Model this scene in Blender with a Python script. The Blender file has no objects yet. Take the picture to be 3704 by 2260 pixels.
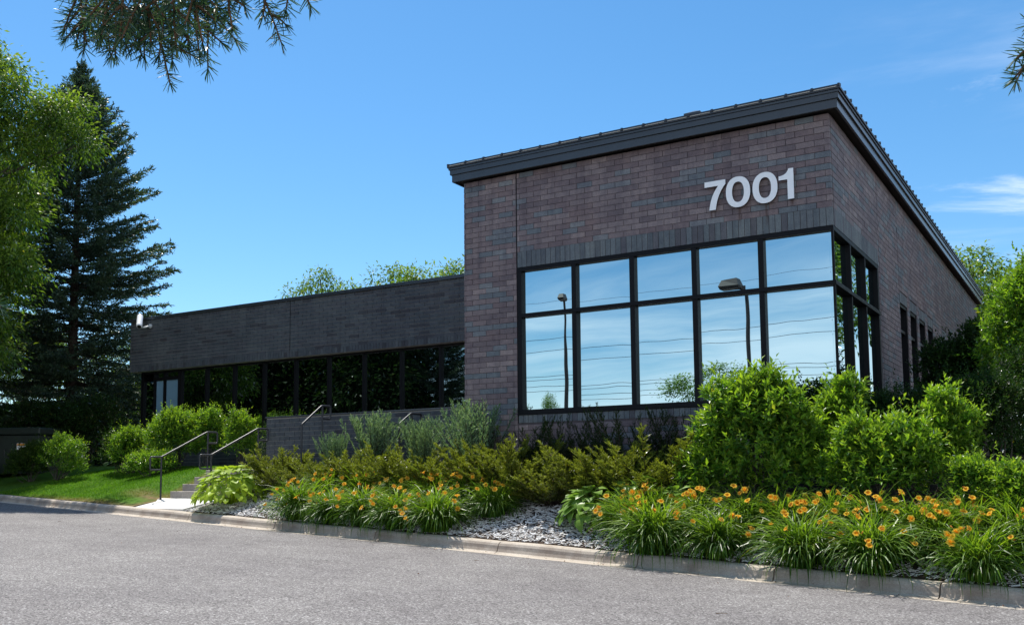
import bpy, math, random
import numpy as np
from mathutils import Vector, Matrix

# ------------------------------------------------------------------ camera
scn = bpy.context.scene
COL = scn.collection
CAMP = np.array([3.474, -15.788, 1.2])
def cam_axes(p, r, y):
    p, r, y = np.radians([p, r, y])
    Rz = np.array([[np.cos(y), -np.sin(y), 0], [np.sin(y), np.cos(y), 0], [0, 0, 1]])
    fwd = np.array([0, np.cos(p), np.sin(p)]); up = np.array([0, -np.sin(p), np.cos(p)]); rt = np.array([1., 0, 0])
    a = rt*np.cos(r)+up*np.sin(r); b = -rt*np.sin(r)+up*np.cos(r)
    return Rz@a, Rz@b, Rz@fwd
AX, AY, AF = cam_axes(5.321, -.459, 31.329)
cam_d = bpy.data.cameras.new('camera'); cam = bpy.data.objects.new('camera', cam_d); COL.objects.link(cam)
mw = Matrix.Identity(4)
for i in range(3):
    mw[i][0] = AX[i]; mw[i][1] = AY[i]; mw[i][2] = -AF[i]; mw[i][3] = CAMP[i]
cam.matrix_world = mw
cam_d.sensor_width = 36; cam_d.lens = 34.727; cam_d.shift_x = .00923; cam_d.shift_y = .0732
cam_d.clip_start = .05; cam_d.clip_end = 3000
scn.camera = cam

# ------------------------------------------------------------------ light
SUN_DIR = Vector((-.82, .46, 1.95)).normalized()          # towards the sun
el = math.asin(SUN_DIR.z); az = math.atan2(SUN_DIR.x, SUN_DIR.y)   # azimuth from +Y, clockwise
sl = bpy.data.lights.new('sun', 'SUN'); sl.energy = 4.9; sl.angle = math.radians(.53); sl.color = (1, .95, .86)
so = bpy.data.objects.new('sun', sl); COL.objects.link(so)
so.rotation_euler = SUN_DIR.to_track_quat('Z', 'Y').to_euler(); so.location = (-20, 20, 40)
wd = bpy.data.worlds.new('World'); scn.world = wd; wd.use_nodes = True
nt = wd.node_tree; nt.nodes.clear(); N = nt.nodes.new; L = nt.links.new
out = N('ShaderNodeOutputWorld'); bg = N('ShaderNodeBackground'); L(bg.outputs[0], out.inputs[0])
sky = N('ShaderNodeTexSky'); sky.sky_type = 'NISHITA'; sky.sun_disc = False
sky.sun_elevation = el; sky.sun_rotation = az; sky.air_density = 1.0; sky.dust_density = .25; sky.ozone_density = 4.0; sky.altitude = 250
tc = N('ShaderNodeTexCoord')
hs = N('ShaderNodeHueSaturation'); hs.inputs['Saturation'].default_value = 1.22; hs.inputs['Value'].default_value = 1.0; hs.inputs['Hue'].default_value = .493
L(sky.outputs[0], hs.inputs['Color'])
# thin cloud layer: noise on the direction projected to a plane overhead
sep = N('ShaderNodeSeparateXYZ'); L(tc.outputs['Generated'], sep.inputs[0])
def M_(op, a, b=None, c=None, clamp=False):
    n = N('ShaderNodeMath'); n.operation = op; n.use_clamp = clamp
    for i, v in enumerate((a, b, c)):
        if v is None: continue
        if isinstance(v, (int, float)): n.inputs[i].default_value = v
        else: L(v, n.inputs[i])
    return n.outputs[0]
zc = M_('MAXIMUM', M_('ADD', sep.outputs[2], .10), .04)
cmb = N('ShaderNodeCombineXYZ'); L(M_('DIVIDE', sep.outputs[0], zc), cmb.inputs[0]); L(M_('DIVIDE', sep.outputs[1], zc), cmb.inputs[1])
mp = N('ShaderNodeMapping'); mp.inputs['Rotation'].default_value = (0, 0, math.radians(-35)); mp.inputs['Scale'].default_value = (.55, 1.25, 1); mp.inputs['Location'].default_value = (1.3, 2.2, 0)
L(cmb.outputs[0], mp.inputs[0])
nz = N('ShaderNodeTexNoise'); nz.inputs['Scale'].default_value = 1.1; nz.inputs['Detail'].default_value = 8; nz.inputs['Roughness'].default_value = .58; nz.inputs['Distortion'].default_value = .5
L(mp.outputs[0], nz.inputs[0])
# more cloud to the north-east (+X) and behind the camera (-Y), clear to the west; thicker near the horizon
dirf = M_('ADD', M_('MULTIPLY', sep.outputs[0], .62), M_('MULTIPLY', sep.outputs[1], -.30))
low = M_('SUBTRACT', .50, sep.outputs[2])
thr = M_('ADD', M_('MULTIPLY', dirf, .50), M_('MULTIPLY', low, .35))
dotn = N('ShaderNodeVectorMath'); dotn.operation = 'DOT_PRODUCT'; L(tc.outputs['Generated'], dotn.inputs[0]); dotn.inputs[1].default_value = (.252, .948, .195)
bank = N('ShaderNodeMapRange'); bank.inputs[1].default_value = .86; bank.inputs[2].default_value = .95; bank.inputs[3].default_value = 0; bank.inputs[4].default_value = 1; L(dotn.outputs['Value'], bank.inputs[0])   # a bank of broken cloud low in the north
mp2 = N('ShaderNodeMapping'); mp2.inputs['Scale'].default_value = (5, 5, 17); mp2.inputs['Rotation'].default_value = (.12, -.10, 0); mp2.inputs['Location'].default_value = (2.3, 1.1, 4.2); L(tc.outputs['Generated'], mp2.inputs[0])
nz2 = N('ShaderNodeTexNoise'); nz2.inputs['Scale'].default_value = 1.0; nz2.inputs['Detail'].default_value = 9; nz2.inputs['Roughness'].default_value = .62; nz2.inputs['Distortion'].default_value = .4; L(mp2.outputs[0], nz2.inputs[0])
hgt = N('ShaderNodeMapRange'); hgt.inputs[1].default_value = .12; hgt.inputs[2].default_value = .31; hgt.inputs[3].default_value = .17; hgt.inputs[4].default_value = -.16; L(sep.outputs[2], hgt.inputs[0])
puff = N('ShaderNodeMapRange'); puff.interpolation_type = 'SMOOTHSTEP'; puff.inputs[1].default_value = .47; puff.inputs[2].default_value = .70; L(M_('ADD', nz2.outputs[0], hgt.outputs[0]), puff.inputs[0])
den = M_('ADD', nz.outputs[0], thr)
mr = N('ShaderNodeMapRange'); mr.inputs[1].default_value = .40; mr.inputs[2].default_value = .92; mr.interpolation_type = 'SMOOTHSTEP'
L(den, mr.inputs[0])
cf = M_('MAXIMUM', M_('MULTIPLY', mr.outputs[0], .80), M_('MULTIPLY', M_('MULTIPLY', puff.outputs[0], bank.outputs[0]), .78))
mx = N('ShaderNodeMixRGB'); L(cf, mx.inputs[0]); L(hs.outputs[0], mx.inputs[1]); mx.inputs[2].default_value = (7.2, 7.8, 8.6, 1)
L(mx.outputs[0], bg.inputs[0]); bg.inputs[1].default_value = .115
vs = scn.view_settings; vs.view_transform = 'Standard'; vs.look = 'None'; vs.exposure = 0.55; vs.gamma = 1; vs.use_curve_mapping = False
scn.cycles.max_bounces = 8; scn.cycles.transparent_max_bounces = 8

rng = np.random.default_rng(7001); random.seed(7001)

# ------------------------------------------------------------------ object helpers
def empty(name, loc=(0, 0, 0), label=None, cat=None, group=None, parent=None):
    o = bpy.data.objects.new(name, None); COL.objects.link(o); o.location = loc; o.empty_display_size = .2
    if parent: o.parent = parent
    return tag(o, label, cat, group)
def tag(o, label=None, cat=None, group=None, kind=None):
    if label: o['label'] = label
    if cat: o['category'] = cat
    if group: o['group'] = group
    if kind: o['kind'] = kind
    return o
def link(name, me, mat=None, parent=None, kind=None, loc=None):
    o = bpy.data.objects.new(name, me); COL.objects.link(o)
    if mat is not None and not me.materials: me.materials.append(mat)
    if parent: o.parent = parent
    if loc is not None: o.location = loc
    if kind: o['kind'] = kind
    return o
def npmesh(name, V, F, mat=None, smooth=False, attr=None):
    """V (n,3); F (m,k) array or list of such arrays."""
    if not isinstance(F, list) or not isinstance(F[0], np.ndarray): F = [np.asarray(F, np.int32)]
    F = [np.asarray(f, np.int32) for f in F if len(f)]
    me = bpy.data.meshes.new(name); V = np.asarray(V, np.float32)
    me.vertices.add(len(V)); me.vertices.foreach_set('co', V.ravel())
    nl = sum(f.size for f in F); npoly = sum(len(f) for f in F)
    me.loops.add(nl); me.polygons.add(npoly)
    me.loops.foreach_set('vertex_index', np.concatenate([f.ravel() for f in F]))
    tot = np.concatenate([np.full(len(f), f.shape[1], np.int32) for f in F])
    st = np.concatenate([[0], np.cumsum(tot)[:-1]]).astype(np.int32)
    me.polygons.foreach_set('loop_start', st)
    try: me.polygons.foreach_set('loop_total', tot)
    except Exception: pass
    me.update(calc_edges=True)
    me.polygons.foreach_set('use_smooth', np.full(npoly, bool(smooth)))
    if attr is not None:
        a = me.attributes.new('tint', 'FLOAT', 'FACE'); a.data.foreach_set('value', np.asarray(attr, np.float32))
    if mat is not None: me.materials.append(mat)
    return me
class MB:
    def __init__(s): s.v = []; s.f = {3: [], 4: []}; s.n = 0; s.t = {3: [], 4: []}; s.poly = []
    def add(s, V, F, tint=None):
        V = np.asarray(V, float); F = np.asarray(F, int); s.v.append(V); k = F.shape[1]
        s.f[k].append(F+s.n); s.n += len(V)
        s.t[k].append(np.full(len(F), 0 if tint is None else tint)); return s
    def box(s, x0, x1, y0, y1, z0, z1, tint=None):
        V = [(x0,y0,z0),(x1,y0,z0),(x1,y1,z0),(x0,y1,z0),(x0,y0,z1),(x1,y0,z1),(x1,y1,z1),(x0,y1,z1)]
        return s.add(V, BOXF, tint)
    def prism(s, pts, axis_pts):   # hull of two equal rings
        n = len(pts); V = list(pts)+list(axis_pts); F = [(i, (i+1) % n, n+(i+1) % n, n+i) for i in range(n)]
        s.add(V, F); return s
    def tube(s, pts, rad, n=8, cap=True):
        pts = [np.asarray(p, float) for p in pts]; m = len(pts)
        if not hasattr(rad, '__len__'): rad = [rad]*m
        V = []; prev = None
        for i, p in enumerate(pts):
            d = pts[min(i+1, m-1)]-pts[max(i-1, 0)]; d /= np.linalg.norm(d)+1e-9
            if prev is None: a = np.cross(d, [0, 0, 1.]); a = np.cross(d, [1., 0, 0]) if np.linalg.norm(a) < .1 else a
            else: a = prev-d*np.dot(prev, d)
            a /= np.linalg.norm(a)+1e-9; b = np.cross(d, a); prev = a
            for k in range(n):
                t = 2*math.pi*k/n; V.append(p+rad[i]*(a*math.cos(t)+b*math.sin(t)))
        F = [(i*n+k, i*n+(k+1) % n, (i+1)*n+(k+1) % n, (i+1)*n+k) for i in range(m-1) for k in range(n)]
        base = s.n; s.add(V, F)
        if cap:
            c0 = pts[0]; c1 = pts[-1]
            V2 = [c0]+V[:n]; s.add(V2, [(0, 1+(k+1) % n, 1+k) for k in range(n)])
            V2 = [c1]+V[-n:]; s.add(V2, [(0, 1+k, 1+(k+1) % n) for k in range(n)])
        return s
    def mesh(s, name, mat=None, smooth=False, tint=False):
        F = [np.concatenate(s.f[k]) for k in (3, 4) if s.f[k]]
        at = np.concatenate([np.concatenate(s.t[k]) for k in (3, 4) if s.t[k]]) if tint else None
        return npmesh(name, np.concatenate(s.v), F, mat, smooth, at)
    def obj(s, name, mat, parent=None, kind=None, smooth=False, tint=False):
        return link(name, s.mesh(name, mat, smooth, tint), None, parent, kind)
BOXF = [(0,3,2,1),(4,5,6,7),(0,1,5,4),(1,2,6,5),(2,3,7,6),(3,0,4,7)]
def bevel(o, w, seg=2):
    m = o.modifiers.new('bevel', 'BEVEL'); m.width = w; m.segments = seg; m.limit_method = 'ANGLE'; return o
def box(name, x0, x1, y0, y1, z0, z1, mat, parent=None, bv=0, kind=None):
    o = MB().box(x0, x1, y0, y1, z0, z1).obj(name, mat, parent, kind)
    if bv: bevel(o, bv)
    return o

# ------------------------------------------------------------------ materials
def new_mat(name):
    m = bpy.data.materials.new(name); m.use_nodes = True; t = m.node_tree; t.nodes.clear()
    o = t.nodes.new('ShaderNodeOutputMaterial'); return m, t, o
class G:
    def __init__(s, name): s.m, s.t, s.o = new_mat(name); s.N = s.t.nodes.new; s.L = s.t.links.new
    def put(s, sock, v):
        if v is None: return
        if isinstance(v, (int, float)): sock.default_value = v
        elif isinstance(v, (tuple, list)): sock.default_value = tuple(v)+((1,) if len(v) == 3 and sock.type == 'RGBA' else ())
        else: s.L(v, sock)
    def math(s, op, a, b=None, clamp=False):
        n = s.N('ShaderNodeMath'); n.operation = op; n.use_clamp = clamp; s.put(n.inputs[0], a); s.put(n.inputs[1], b); return n.outputs[0]
    def mix(s, f, a, b, mode='MIX'):
        n = s.N('ShaderNodeMixRGB'); n.blend_type = mode; s.put(n.inputs[0], f); s.put(n.inputs[1], a); s.put(n.inputs[2], b); return n.outputs[0]
    def noise(s, scale, detail=4, rough=.55, vec=None, dist=0):
        n = s.N('ShaderNodeTexNoise'); n.inputs['Scale'].default_value = scale; n.inputs['Detail'].default_value = detail
        n.inputs['Roughness'].default_value = rough; n.inputs['Distortion'].default_value = dist
        if vec is not None: s.L(vec, n.inputs[0])
        return n.outputs[0]
    def vor(s, scale, vec=None, out=0, feature='F1'):
        n = s.N('ShaderNodeTexVoronoi'); n.feature = feature; n.inputs['Scale'].default_value = scale
        if vec is not None: s.L(vec, n.inputs[0])
        return n.outputs[out]
    def ramp(s, v, stops):
        n = s.N('ShaderNodeValToRGB'); e = n.color_ramp.elements
        while len(e) < len(stops): e.new(.5)
        for i, (p, c) in enumerate(stops):
            e[i].position = p; e[i].color = tuple(c)+(1,) if len(c) == 3 else c
        s.L(v, n.inputs[0]); return n.outputs[0]
    def geo(s, i): return s.N('ShaderNodeNewGeometry').outputs[i]
    def pos(s): return s.N('ShaderNodeNewGeometry').outputs['Position']
    def objc(s): return s.N('ShaderNodeTexCoord').outputs['Object']
    def mapping(s, vec, scale=(1, 1, 1), rot=(0, 0, 0), loc=(0, 0, 0)):
        n = s.N('ShaderNodeMapping'); s.L(vec, n.inputs[0]); n.inputs['Scale'].default_value = scale; n.inputs['Rotation'].default_value = rot; n.inputs['Location'].default_value = loc; return n.outputs[0]
    def bump(s, h, strength=.3, dist=.01, normal=None):
        n = s.N('ShaderNodeBump'); n.inputs['Strength'].default_value = strength; n.inputs['Distance'].default_value = dist; s.L(h, n.inputs['Height'])
        if normal is not None: s.L(normal, n.inputs['Normal'])
        return n.outputs[0]
    def pbsdf(s, col, rough=.7, spec=.5, metal=0, normal=None, coat=0):
        n = s.N('ShaderNodeBsdfPrincipled'); s.put(n.inputs['Base Color'], col); s.put(n.inputs['Roughness'], rough)
        s.put(n.inputs['Specular IOR Level'], spec); s.put(n.inputs['Metallic'], metal); s.put(n.inputs['Coat Weight'], coat)
        if normal is not None: s.L(normal, n.inputs['Normal'])
        s.L(n.outputs[0], s.o.inputs[0]); return n
    def range(s, v, a, b, c=0, d=1):
        n = s.N('ShaderNodeMapRange'); s.put(n.inputs[0], v)
        for i, q in enumerate((a, b, c, d)): n.inputs[i+1].default_value = q
        return n.outputs[0]

def leaf_mat(name, dark, mid, light, trans=.45, gloss=.35, rough=.42, backtint=(1.3, 1.35, .55), top=None):
    """leaf: diffuse + translucent + thin waxy gloss; per-leaf colour from a random per island"""
    g = G(name)
    r = g.N('ShaderNodeNewGeometry').outputs['Random Per Island']
    c = g.ramp(r, [(0, dark), (.45, mid), (.85, light), (.975, tuple(min(1, q*1.15) for q in light)), (1, (light[0]*1.5+.06, light[1]*.85+.02, light[2]*1.1))])
    n = g.noise(1.3, 3, .6, g.pos()); c = g.mix(1, c, g.ramp(n, [(.3, (.62, .70, .74)), (.7, (1.32, 1.24, 1.0))]), 'MULTIPLY')
    if top is not None:      # per-leaf second colour: painted sunlit tops, golden yew tips, dry grass
        a = g.N('ShaderNodeAttribute'); a.attribute_name = 'tint'
        c = g.mix(a.outputs['Fac'], c, top)
    d = g.N('ShaderNodeBsdfDiffuse'); g.L(c, d.inputs[0])
    tcol = g.mix(1, c, backtint, 'MULTIPLY'); t = g.N('ShaderNodeBsdfTranslucent'); g.L(tcol, t.inputs[0])
    m1 = g.N('ShaderNodeMixShader'); m1.inputs[0].default_value = trans; g.L(d.outputs[0], m1.inputs[1]); g.L(t.outputs[0], m1.inputs[2])
    gl = g.N('ShaderNodeBsdfGlossy'); gl.inputs['Roughness'].default_value = rough; gl.inputs[0].default_value = (1, 1, 1, 1)
    fr = g.N('ShaderNodeFresnel'); fr.inputs[0].default_value = 1.42
    m2 = g.N('ShaderNodeMixShader'); g.L(g.math('MULTIPLY', fr.outputs[0], gloss*.36), m2.inputs[0])
    g.L(m1.outputs[0], m2.inputs[1]); g.L(gl.outputs[0], m2.inputs[2]); g.L(m2.outputs[0], g.o.inputs[0]); return g.m

def mat_brick(name, cols, stain=True, stripes=False):
    g = G(name)
    a = g.N('ShaderNodeAttribute'); a.attribute_name = 'tint'
    oi = g.N('ShaderNodeObjectInfo'); sc = g.N('ShaderNodeSeparateColor'); g.L(oi.outputs['Color'], sc.inputs[0])
    v = g.math('ADD', g.math('MULTIPLY', a.outputs['Fac'], sc.outputs[2]), g.math('MULTIPLY', sc.outputs[0], g.math('SUBTRACT', 1, sc.outputs[2])))
    n = g.N('ShaderNodeValToRGB'); n.color_ramp.interpolation = 'CONSTANT'
    e = n.color_ramp.elements
    while len(e) < len(cols): e.new(.5)
    for i, (p, c) in enumerate(cols): e[i].position = p; e[i].color = tuple(c)+(1,)
    g.L(v, n.inputs[0]); c = n.outputs[0]
    P = g.pos()
    fine = g.noise(75, 3, .75, P); c = g.mix(1, c, g.ramp(fine, [(.32, (.62, .62, .62)), (.5, (1, 1, 1)), (.68, (1.35, 1.33, 1.3))]), 'MULTIPLY')
    med = g.noise(9, 3, .6, P); c = g.mix(1, c, g.ramp(med, [(.3, (.8, .8, .84)), (.7, (1.14, 1.12, 1.1))]), 'MULTIPLY')
    if stain:
        big = g.noise(1.0, 4, .6, g.mapping(P, (1, 1, .8))); c = g.mix(1, c, g.ramp(big, [(.36, (.78, .78, .82)), (.55, (1, 1, 1)), (.7, (1.10, 1.05, 1.0))]), 'MULTIPLY')
        run = g.noise(1, 4, .6, g.mapping(P, (7, 7, .35))); c = g.mix(1, c, g.ramp(run, [(.38, (.82, .82, .84)), (.52, (1, 1, 1))]), 'MULTIPLY')
    if stripes:   # rust runs below the fixings of the numerals
        sx = g.N('ShaderNodeSeparateXYZ'); g.L(P, sx.inputs[0]); tot = None
        wob = g.math('MULTIPLY', g.math('SUBTRACT', g.noise(6, 2, .5, P), .5), .05)
        for x0, z1, ln in ((-1.50, 5.66, .33), (-1.045, 5.66, .40), (-1.98, 5.67, .16), (-.63, 5.66, .12)):
            dx = g.math('ABSOLUTE', g.math('ADD', g.math('SUBTRACT', sx.outputs[0], x0), wob))
            q = g.math('MULTIPLY', g.range(dx, .0, .035, 1, 0), g.math('MULTIPLY', g.range(sx.outputs[2], z1-ln, z1-ln*.5, 0, 1), g.range(sx.outputs[2], z1+.02, z1+.06, 1, 0)))
            tot = q if tot is None else g.math('ADD', tot, q, True)
        c = g.mix(g.math('MULTIPLY', tot, .75), c, (.055, .022, .014))
    b = g.bump(fine, .5, .004)
    g.pbsdf(c, .66, .45, 0, b); return g.m
TALLC = [(0, (.176,.130,.131)), (.17, (.194,.147,.147)), (.36, (.210,.163,.161)), (.54, (.232,.184,.180)), (.64, (.158,.122,.126)), (.72, (.160,.172,.184)), (.81, (.140,.158,.170)), (.88, (.196,.202,.208)), (.95, (.268,.212,.204))]
WINGC = [(0, (.072,.083,.091)), (.20, (.066,.077,.085)), (.38, (.080,.091,.098)), (.55, (.071,.077,.086)), (.74, (.054,.056,.063)), (.84, (.046,.045,.052)), (.88, (.076,.083,.091)), (.95, (.086,.096,.102))]
SOLDC = [(0, (.125,.145,.152)), (.25, (.150,.172,.178)), (.50, (.105,.120,.130)), (.66, (.150,.168,.172)), (.86, (.118,.116,.126)), (.94, (.100,.098,.106))]
m_brick = mat_brick('dusty mauve brick', TALLC, True, True)
m_wbrick = mat_brick('grey brick', WINGC)
m_sold = mat_brick('blue grey soldier brick', SOLDC, True, True)
m_wsold = mat_brick('grey soldier brick', WINGC)
def mat_plain(name, col, rough=.8, spec=.3, metal=0, nscale=20, var=.15, bump=.1, coat=0):
    g = G(name); P = g.pos(); n = g.noise(nscale, 5, .6, P); n2 = g.noise(nscale*.13, 3, .6, P)
    lo = tuple(q*(1-var) for q in (1, 1, 1)); hi = tuple(q*(1+var) for q in (1, 1, 1))
    c = g.mix(1, col, g.ramp(n, [(.3, lo), (.7, hi)]), 'MULTIPLY'); c = g.mix(1, c, g.ramp(n2, [(.3, lo), (.7, hi)]), 'MULTIPLY')
    g.pbsdf(c, rough, spec, metal, g.bump(n, bump, .005) if bump else None, coat); return g.m
m_mortar = mat_plain('mortar', (.105, .088, .092), .95, .1, nscale=60)
m_wmortar = mat_plain('pale mortar', (.30, .29, .28), .95, .1, nscale=60)
m_fascia = mat_plain('dark bronze metal fascia', (.034, .040, .048), .26, .6, .0, 3, .12, 0)
m_roof = mat_plain('dark standing seam roof', (.026, .028, .034), .4, .5, .0, 3, .12, 0)
m_gaplight = mat_plain('pale light gap strip', (.62, .58, .50), .5, .4, 0, 5, .1, 0)  # pale colour stands for light showing in the eave gaps
m_soffit = mat_plain('dark soffit', (.018, .016, .017), .7, .3, 0, 5, .1, 0)
m_frame = mat_plain('dark bronze window frame', (.0045, .0042, .0055), .5, .18, 0, 6, .12, 0)
m_joint = mat_plain('black sealant joint', (.012, .011, .012), .8, .1, 0, 10, .1, 0)
m_rail = mat_plain('dark grey painted steel', (.030, .032, .038), .42, .4, 0, 9, .12, 0)
m_white = mat_plain('white paint', (.62, .64, .66), .45, .4, 0, 12, .04, 0)
m_white2 = mat_plain('off white painted metal', (.93, .93, .93), .4, .4, 0, 8, .03, 0)
m_digit_side = mat_plain('dark return edge', (.05, .03, .03), .6, .3, 0, 8, .1, 0)
m_conc = mat_plain('pale concrete', (.60, .58, .54), .9, .2, 0, 30, .10, .25)
m_step = mat_plain('weathered step concrete', (.36, .32, .28), .9, .2, 0, 30, .16, .25)
m_bark = mat_plain('bark', (.060, .045, .036), .95, .1, 0, 25, .4, .9)
m_bark2 = mat_plain('grey bark', (.085, .075, .062), .95, .1, 0, 25, .35, .9)
m_twig = mat_plain('brown twig', (.13, .075, .04), .85, .2, 0, 40, .25, .3)
m_box = mat_plain('dark green cabinet paint', (.018, .028, .022), .45, .4, 0, 6, .15, 0)
m_pole = mat_plain('bronze lamp post paint', (.030, .022, .020), .5, .4, 0, 6, .15, 0)
m_wire = mat_plain('black cable', (.015, .015, .015), .6, .2, 0, 6, .1, 0)
m_soil = mat_plain('dark soil under mulch', (.050, .036, .028), .95, .1, 0, 18, .45, .8)
def mat_mirror(name, col, rough, amp, scale, dark=0):
    g = G(name); P = g.pos()
    a = g.noise(scale, 2, .45, g.mapping(P, (1, 1, .55))); b = g.noise(scale*.3, 1, .4, P)
    h = g.math('ADD', g.math('MULTIPLY', a, .35), b)
    nb = g.bump(h, 1, amp)
    gl = g.N('ShaderNodeBsdfGlossy'); gl.inputs[0].default_value = tuple(col)+(1,); gl.inputs['Roughness'].default_value = rough; g.L(nb, gl.inputs['Normal'])
    df = g.N('ShaderNodeBsdfDiffuse'); df.inputs[0].default_value = (.012, .018, .02, 1)
    ms = g.N('ShaderNodeMixShader'); ms.inputs[0].default_value = .96; g.L(df.outputs[0], ms.inputs[1]); g.L(gl.outputs[0], ms.inputs[2]); g.L(ms.outputs[0], g.o.inputs[0])
    return g.m
m_glass = mat_mirror('reflective blue grey glass', (.53, .68, .71), .004, .0075, .8)
m_glass_dark = mat_mirror('darkened reflective glass', (.30, .36, .38), .006, .0022, 1.1)  # same glass darkened, so the dark tree reflection sits in its colour
m_glass_door = mat_plain('door glass with painted sky', (.16, .27, .36), .12, .8, 0, 2, .12, 0)  # pale blue base colour paints the sky seen in the door panes

def mat_asphalt():
    g = G('worn grey asphalt'); P = g.pos()
    agg = g.N('ShaderNodeTexVoronoi'); agg.inputs['Scale'].default_value = 78; g.L(P, agg.inputs[0])
    sc = g.N('ShaderNodeSeparateColor'); g.L(agg.outputs['Color'], sc.inputs[0])
    c = g.ramp(sc.outputs[0], [(0, (.050, .046, .046)), (.25, (.122, .114, .112)), (.58, (.174, .165, .161)), (.84, (.245, .235, .230)), (1, (.38, .37, .365))])
    f2 = g.noise(38, 4, .8, P); c = g.mix(1, c, g.ramp(f2, [(.34, (.68, .66, .66)), (.5, (1, 1, 1)), (.68, (1.4, 1.4, 1.4))]), 'MULTIPLY')
    b = g.noise(.35, 5, .6, P); c = g.mix(1, c, g.ramp(b, [(.35, (.86, .85, .86)), (.65, (1.10, 1.10, 1.09))]), 'MULTIPLY')
    b3 = g.noise(2.4, 4, .65, P); c = g.mix(1, c, g.ramp(b3, [(.35, (.90, .89, .89)), (.65, (1.08, 1.08, 1.07))]), 'MULTIPLY')
    st = g.noise(1, 3, .6, g.mapping(P, (.25, 3.0, 1), (0, 0, math.radians(10)))); c = g.mix(1, c, g.ramp(st, [(.3, (.93, .92, .92)), (.7, (1.05, 1.05, 1.05))]), 'MULTIPLY')
    wv = g.N('ShaderNodeVectorMath'); wv.operation = 'ADD'; wn = g.N('ShaderNodeTexNoise'); wn.inputs['Scale'].default_value = 1.6; wn.inputs['Detail'].default_value = 6; g.L(P, wn.inputs[0]); g.L(P, wv.inputs[0]); g.L(wn.outputs['Color'], wv.inputs[1])
    cr = g.N('ShaderNodeTexVoronoi'); cr.feature = 'DISTANCE_TO_EDGE'; cr.inputs['Scale'].default_value = .21; g.L(wv.outputs[0], cr.inputs[0])
    ck = g.math('MULTIPLY', g.range(cr.outputs[0], .0006, .0026, 1, 0), g.range(g.noise(.5, 2, .5, P), .50, .58, 0, .6)); ck = g.math('MAXIMUM', ck, 0)
    c = g.mix(ck, c, (.045, .040, .038))
    oil = g.range(g.noise(.9, 3, .5, g.mapping(P, (1, 1.6, 1), (0, 0, .4), (5, 2, 0))), .66, .78, 0, .28); c = g.mix(g.math('MAXIMUM', oil, 0), c, (.06, .056, .056))
    g.pbsdf(c, .85, .35, 0, g.bump(g.math('ADD', sc.outputs[1], f2), .7, .006)); return g.m
m_asph = mat_asphalt()
def mat_curb():
    g = G('weathered kerb concrete'); P = g.pos()
    n = g.noise(55, 4, .7, P); n2 = g.noise(2.2, 5, .65, P)
    c = g.mix(1, (.46, .405, .340), g.ramp(n, [(.3, (.72, .71, .70)), (.7, (1.2, 1.2, 1.2))]), 'MULTIPLY')
    c = g.mix(1, c, g.ramp(n2, [(.34, (.80, .77, .75)), (.52, (1, 1, 1)), (.7, (1.10, 1.10, 1.10))]), 'MULTIPLY')
    nn = g.N('ShaderNodeSeparateXYZ'); g.L(g.N('ShaderNodeNewGeometry').outputs['True Normal'], nn.inputs[0])
    face = g.range(nn.outputs[2], .35, .85, 1, 0)       # grime on the tyre-side face
    c = g.mix(g.math('MULTIPLY', face, g.range(n2, .3, .6, .60, .25)), c, (.20, .145, .115))
    g.pbsdf(c, .9, .2, 0, g.bump(n, .5, .004)); return g.m
m_curb = mat_curb()
def mat_lawn():
    g = G('lawn turf'); P = g.pos(); n = g.noise(9, 5, .7, P); n2 = g.noise(.8, 4, .6, P)
    c = g.ramp(n, [(.3, (.035, .085, .010)), (.6, (.07, .15, .016)), (.8, (.11, .19, .028))])
    a = g.N('ShaderNodeAttribute'); a.attribute_name = 'tint'
    dry = g.math('MULTIPLY', a.outputs['Fac'], g.range(g.noise(7, 3, .6, P), .3, .55, .4, 1.0), True)
    c = g.mix(dry, c, g.ramp(n, [(.3, (.09, .055, .03)), (.7, (.22, .14, .075))]))
    g.pbsdf(c, .95, .1, 0, g.bump(n, .8, .02)); return g.m
m_lawn = mat_lawn()
def rand_mat(name, stops, rough=.8, spec=.3):
    g = G(name); r = g.N('ShaderNodeNewGeometry').outputs['Random Per Island']
    g.pbsdf(g.ramp(r, stops), rough, spec); return g.m
m_chip = rand_mat('weathered wood chip', [(0, (.16, .12, .095)), (.08, (.36, .31, .27)), (.20, (.64, .61, .58)), (.6, (.82, .80, .78)), (1, (.92, .91, .90))], .7, .3)
m_blade = leaf_mat('grass blade', (.048, .135, .010), (.082, .21, .015), (.14, .28, .026), .45, .2, top=(.24, .17, .07))
m_lily = leaf_mat('daylily leaf', (.011, .048, .013), (.030, .098, .017), (.078, .170, .024), .40, .11, .42, top=(.27, .40, .035))
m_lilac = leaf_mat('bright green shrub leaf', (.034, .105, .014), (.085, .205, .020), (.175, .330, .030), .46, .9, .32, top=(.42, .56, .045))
m_dkleaf = leaf_mat('dark and shaded leaf', (.012, .034, .010), (.020, .052, .012), (.035, .075, .016), .4, .5, .35)  # darker leaf copy with shade put into its colour; also plain dark evergreens
m_hosta = leaf_mat('yellow green hosta leaf', (.20, .30, .03), (.30, .42, .04), (.42, .54, .07), .42, .5, .35)
m_hosta2 = leaf_mat('green hosta leaf', (.09, .18, .03), (.15, .27, .045), (.23, .36, .08), .42, .6, .30)
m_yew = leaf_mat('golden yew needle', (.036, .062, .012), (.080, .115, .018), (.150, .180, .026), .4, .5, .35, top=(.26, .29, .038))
m_yew_shade = leaf_mat('shaded yew needle', (.012, .026, .010), (.022, .044, .014), (.036, .060, .018), .35, .3, .4)  # darker copy of the yew needle, shade by the wall put into its colour
m_blue = leaf_mat('blue green spruce shrub needle', (.070, .130, .085), (.135, .225, .150), (.22, .33, .225), .35, .5, .35)
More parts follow.
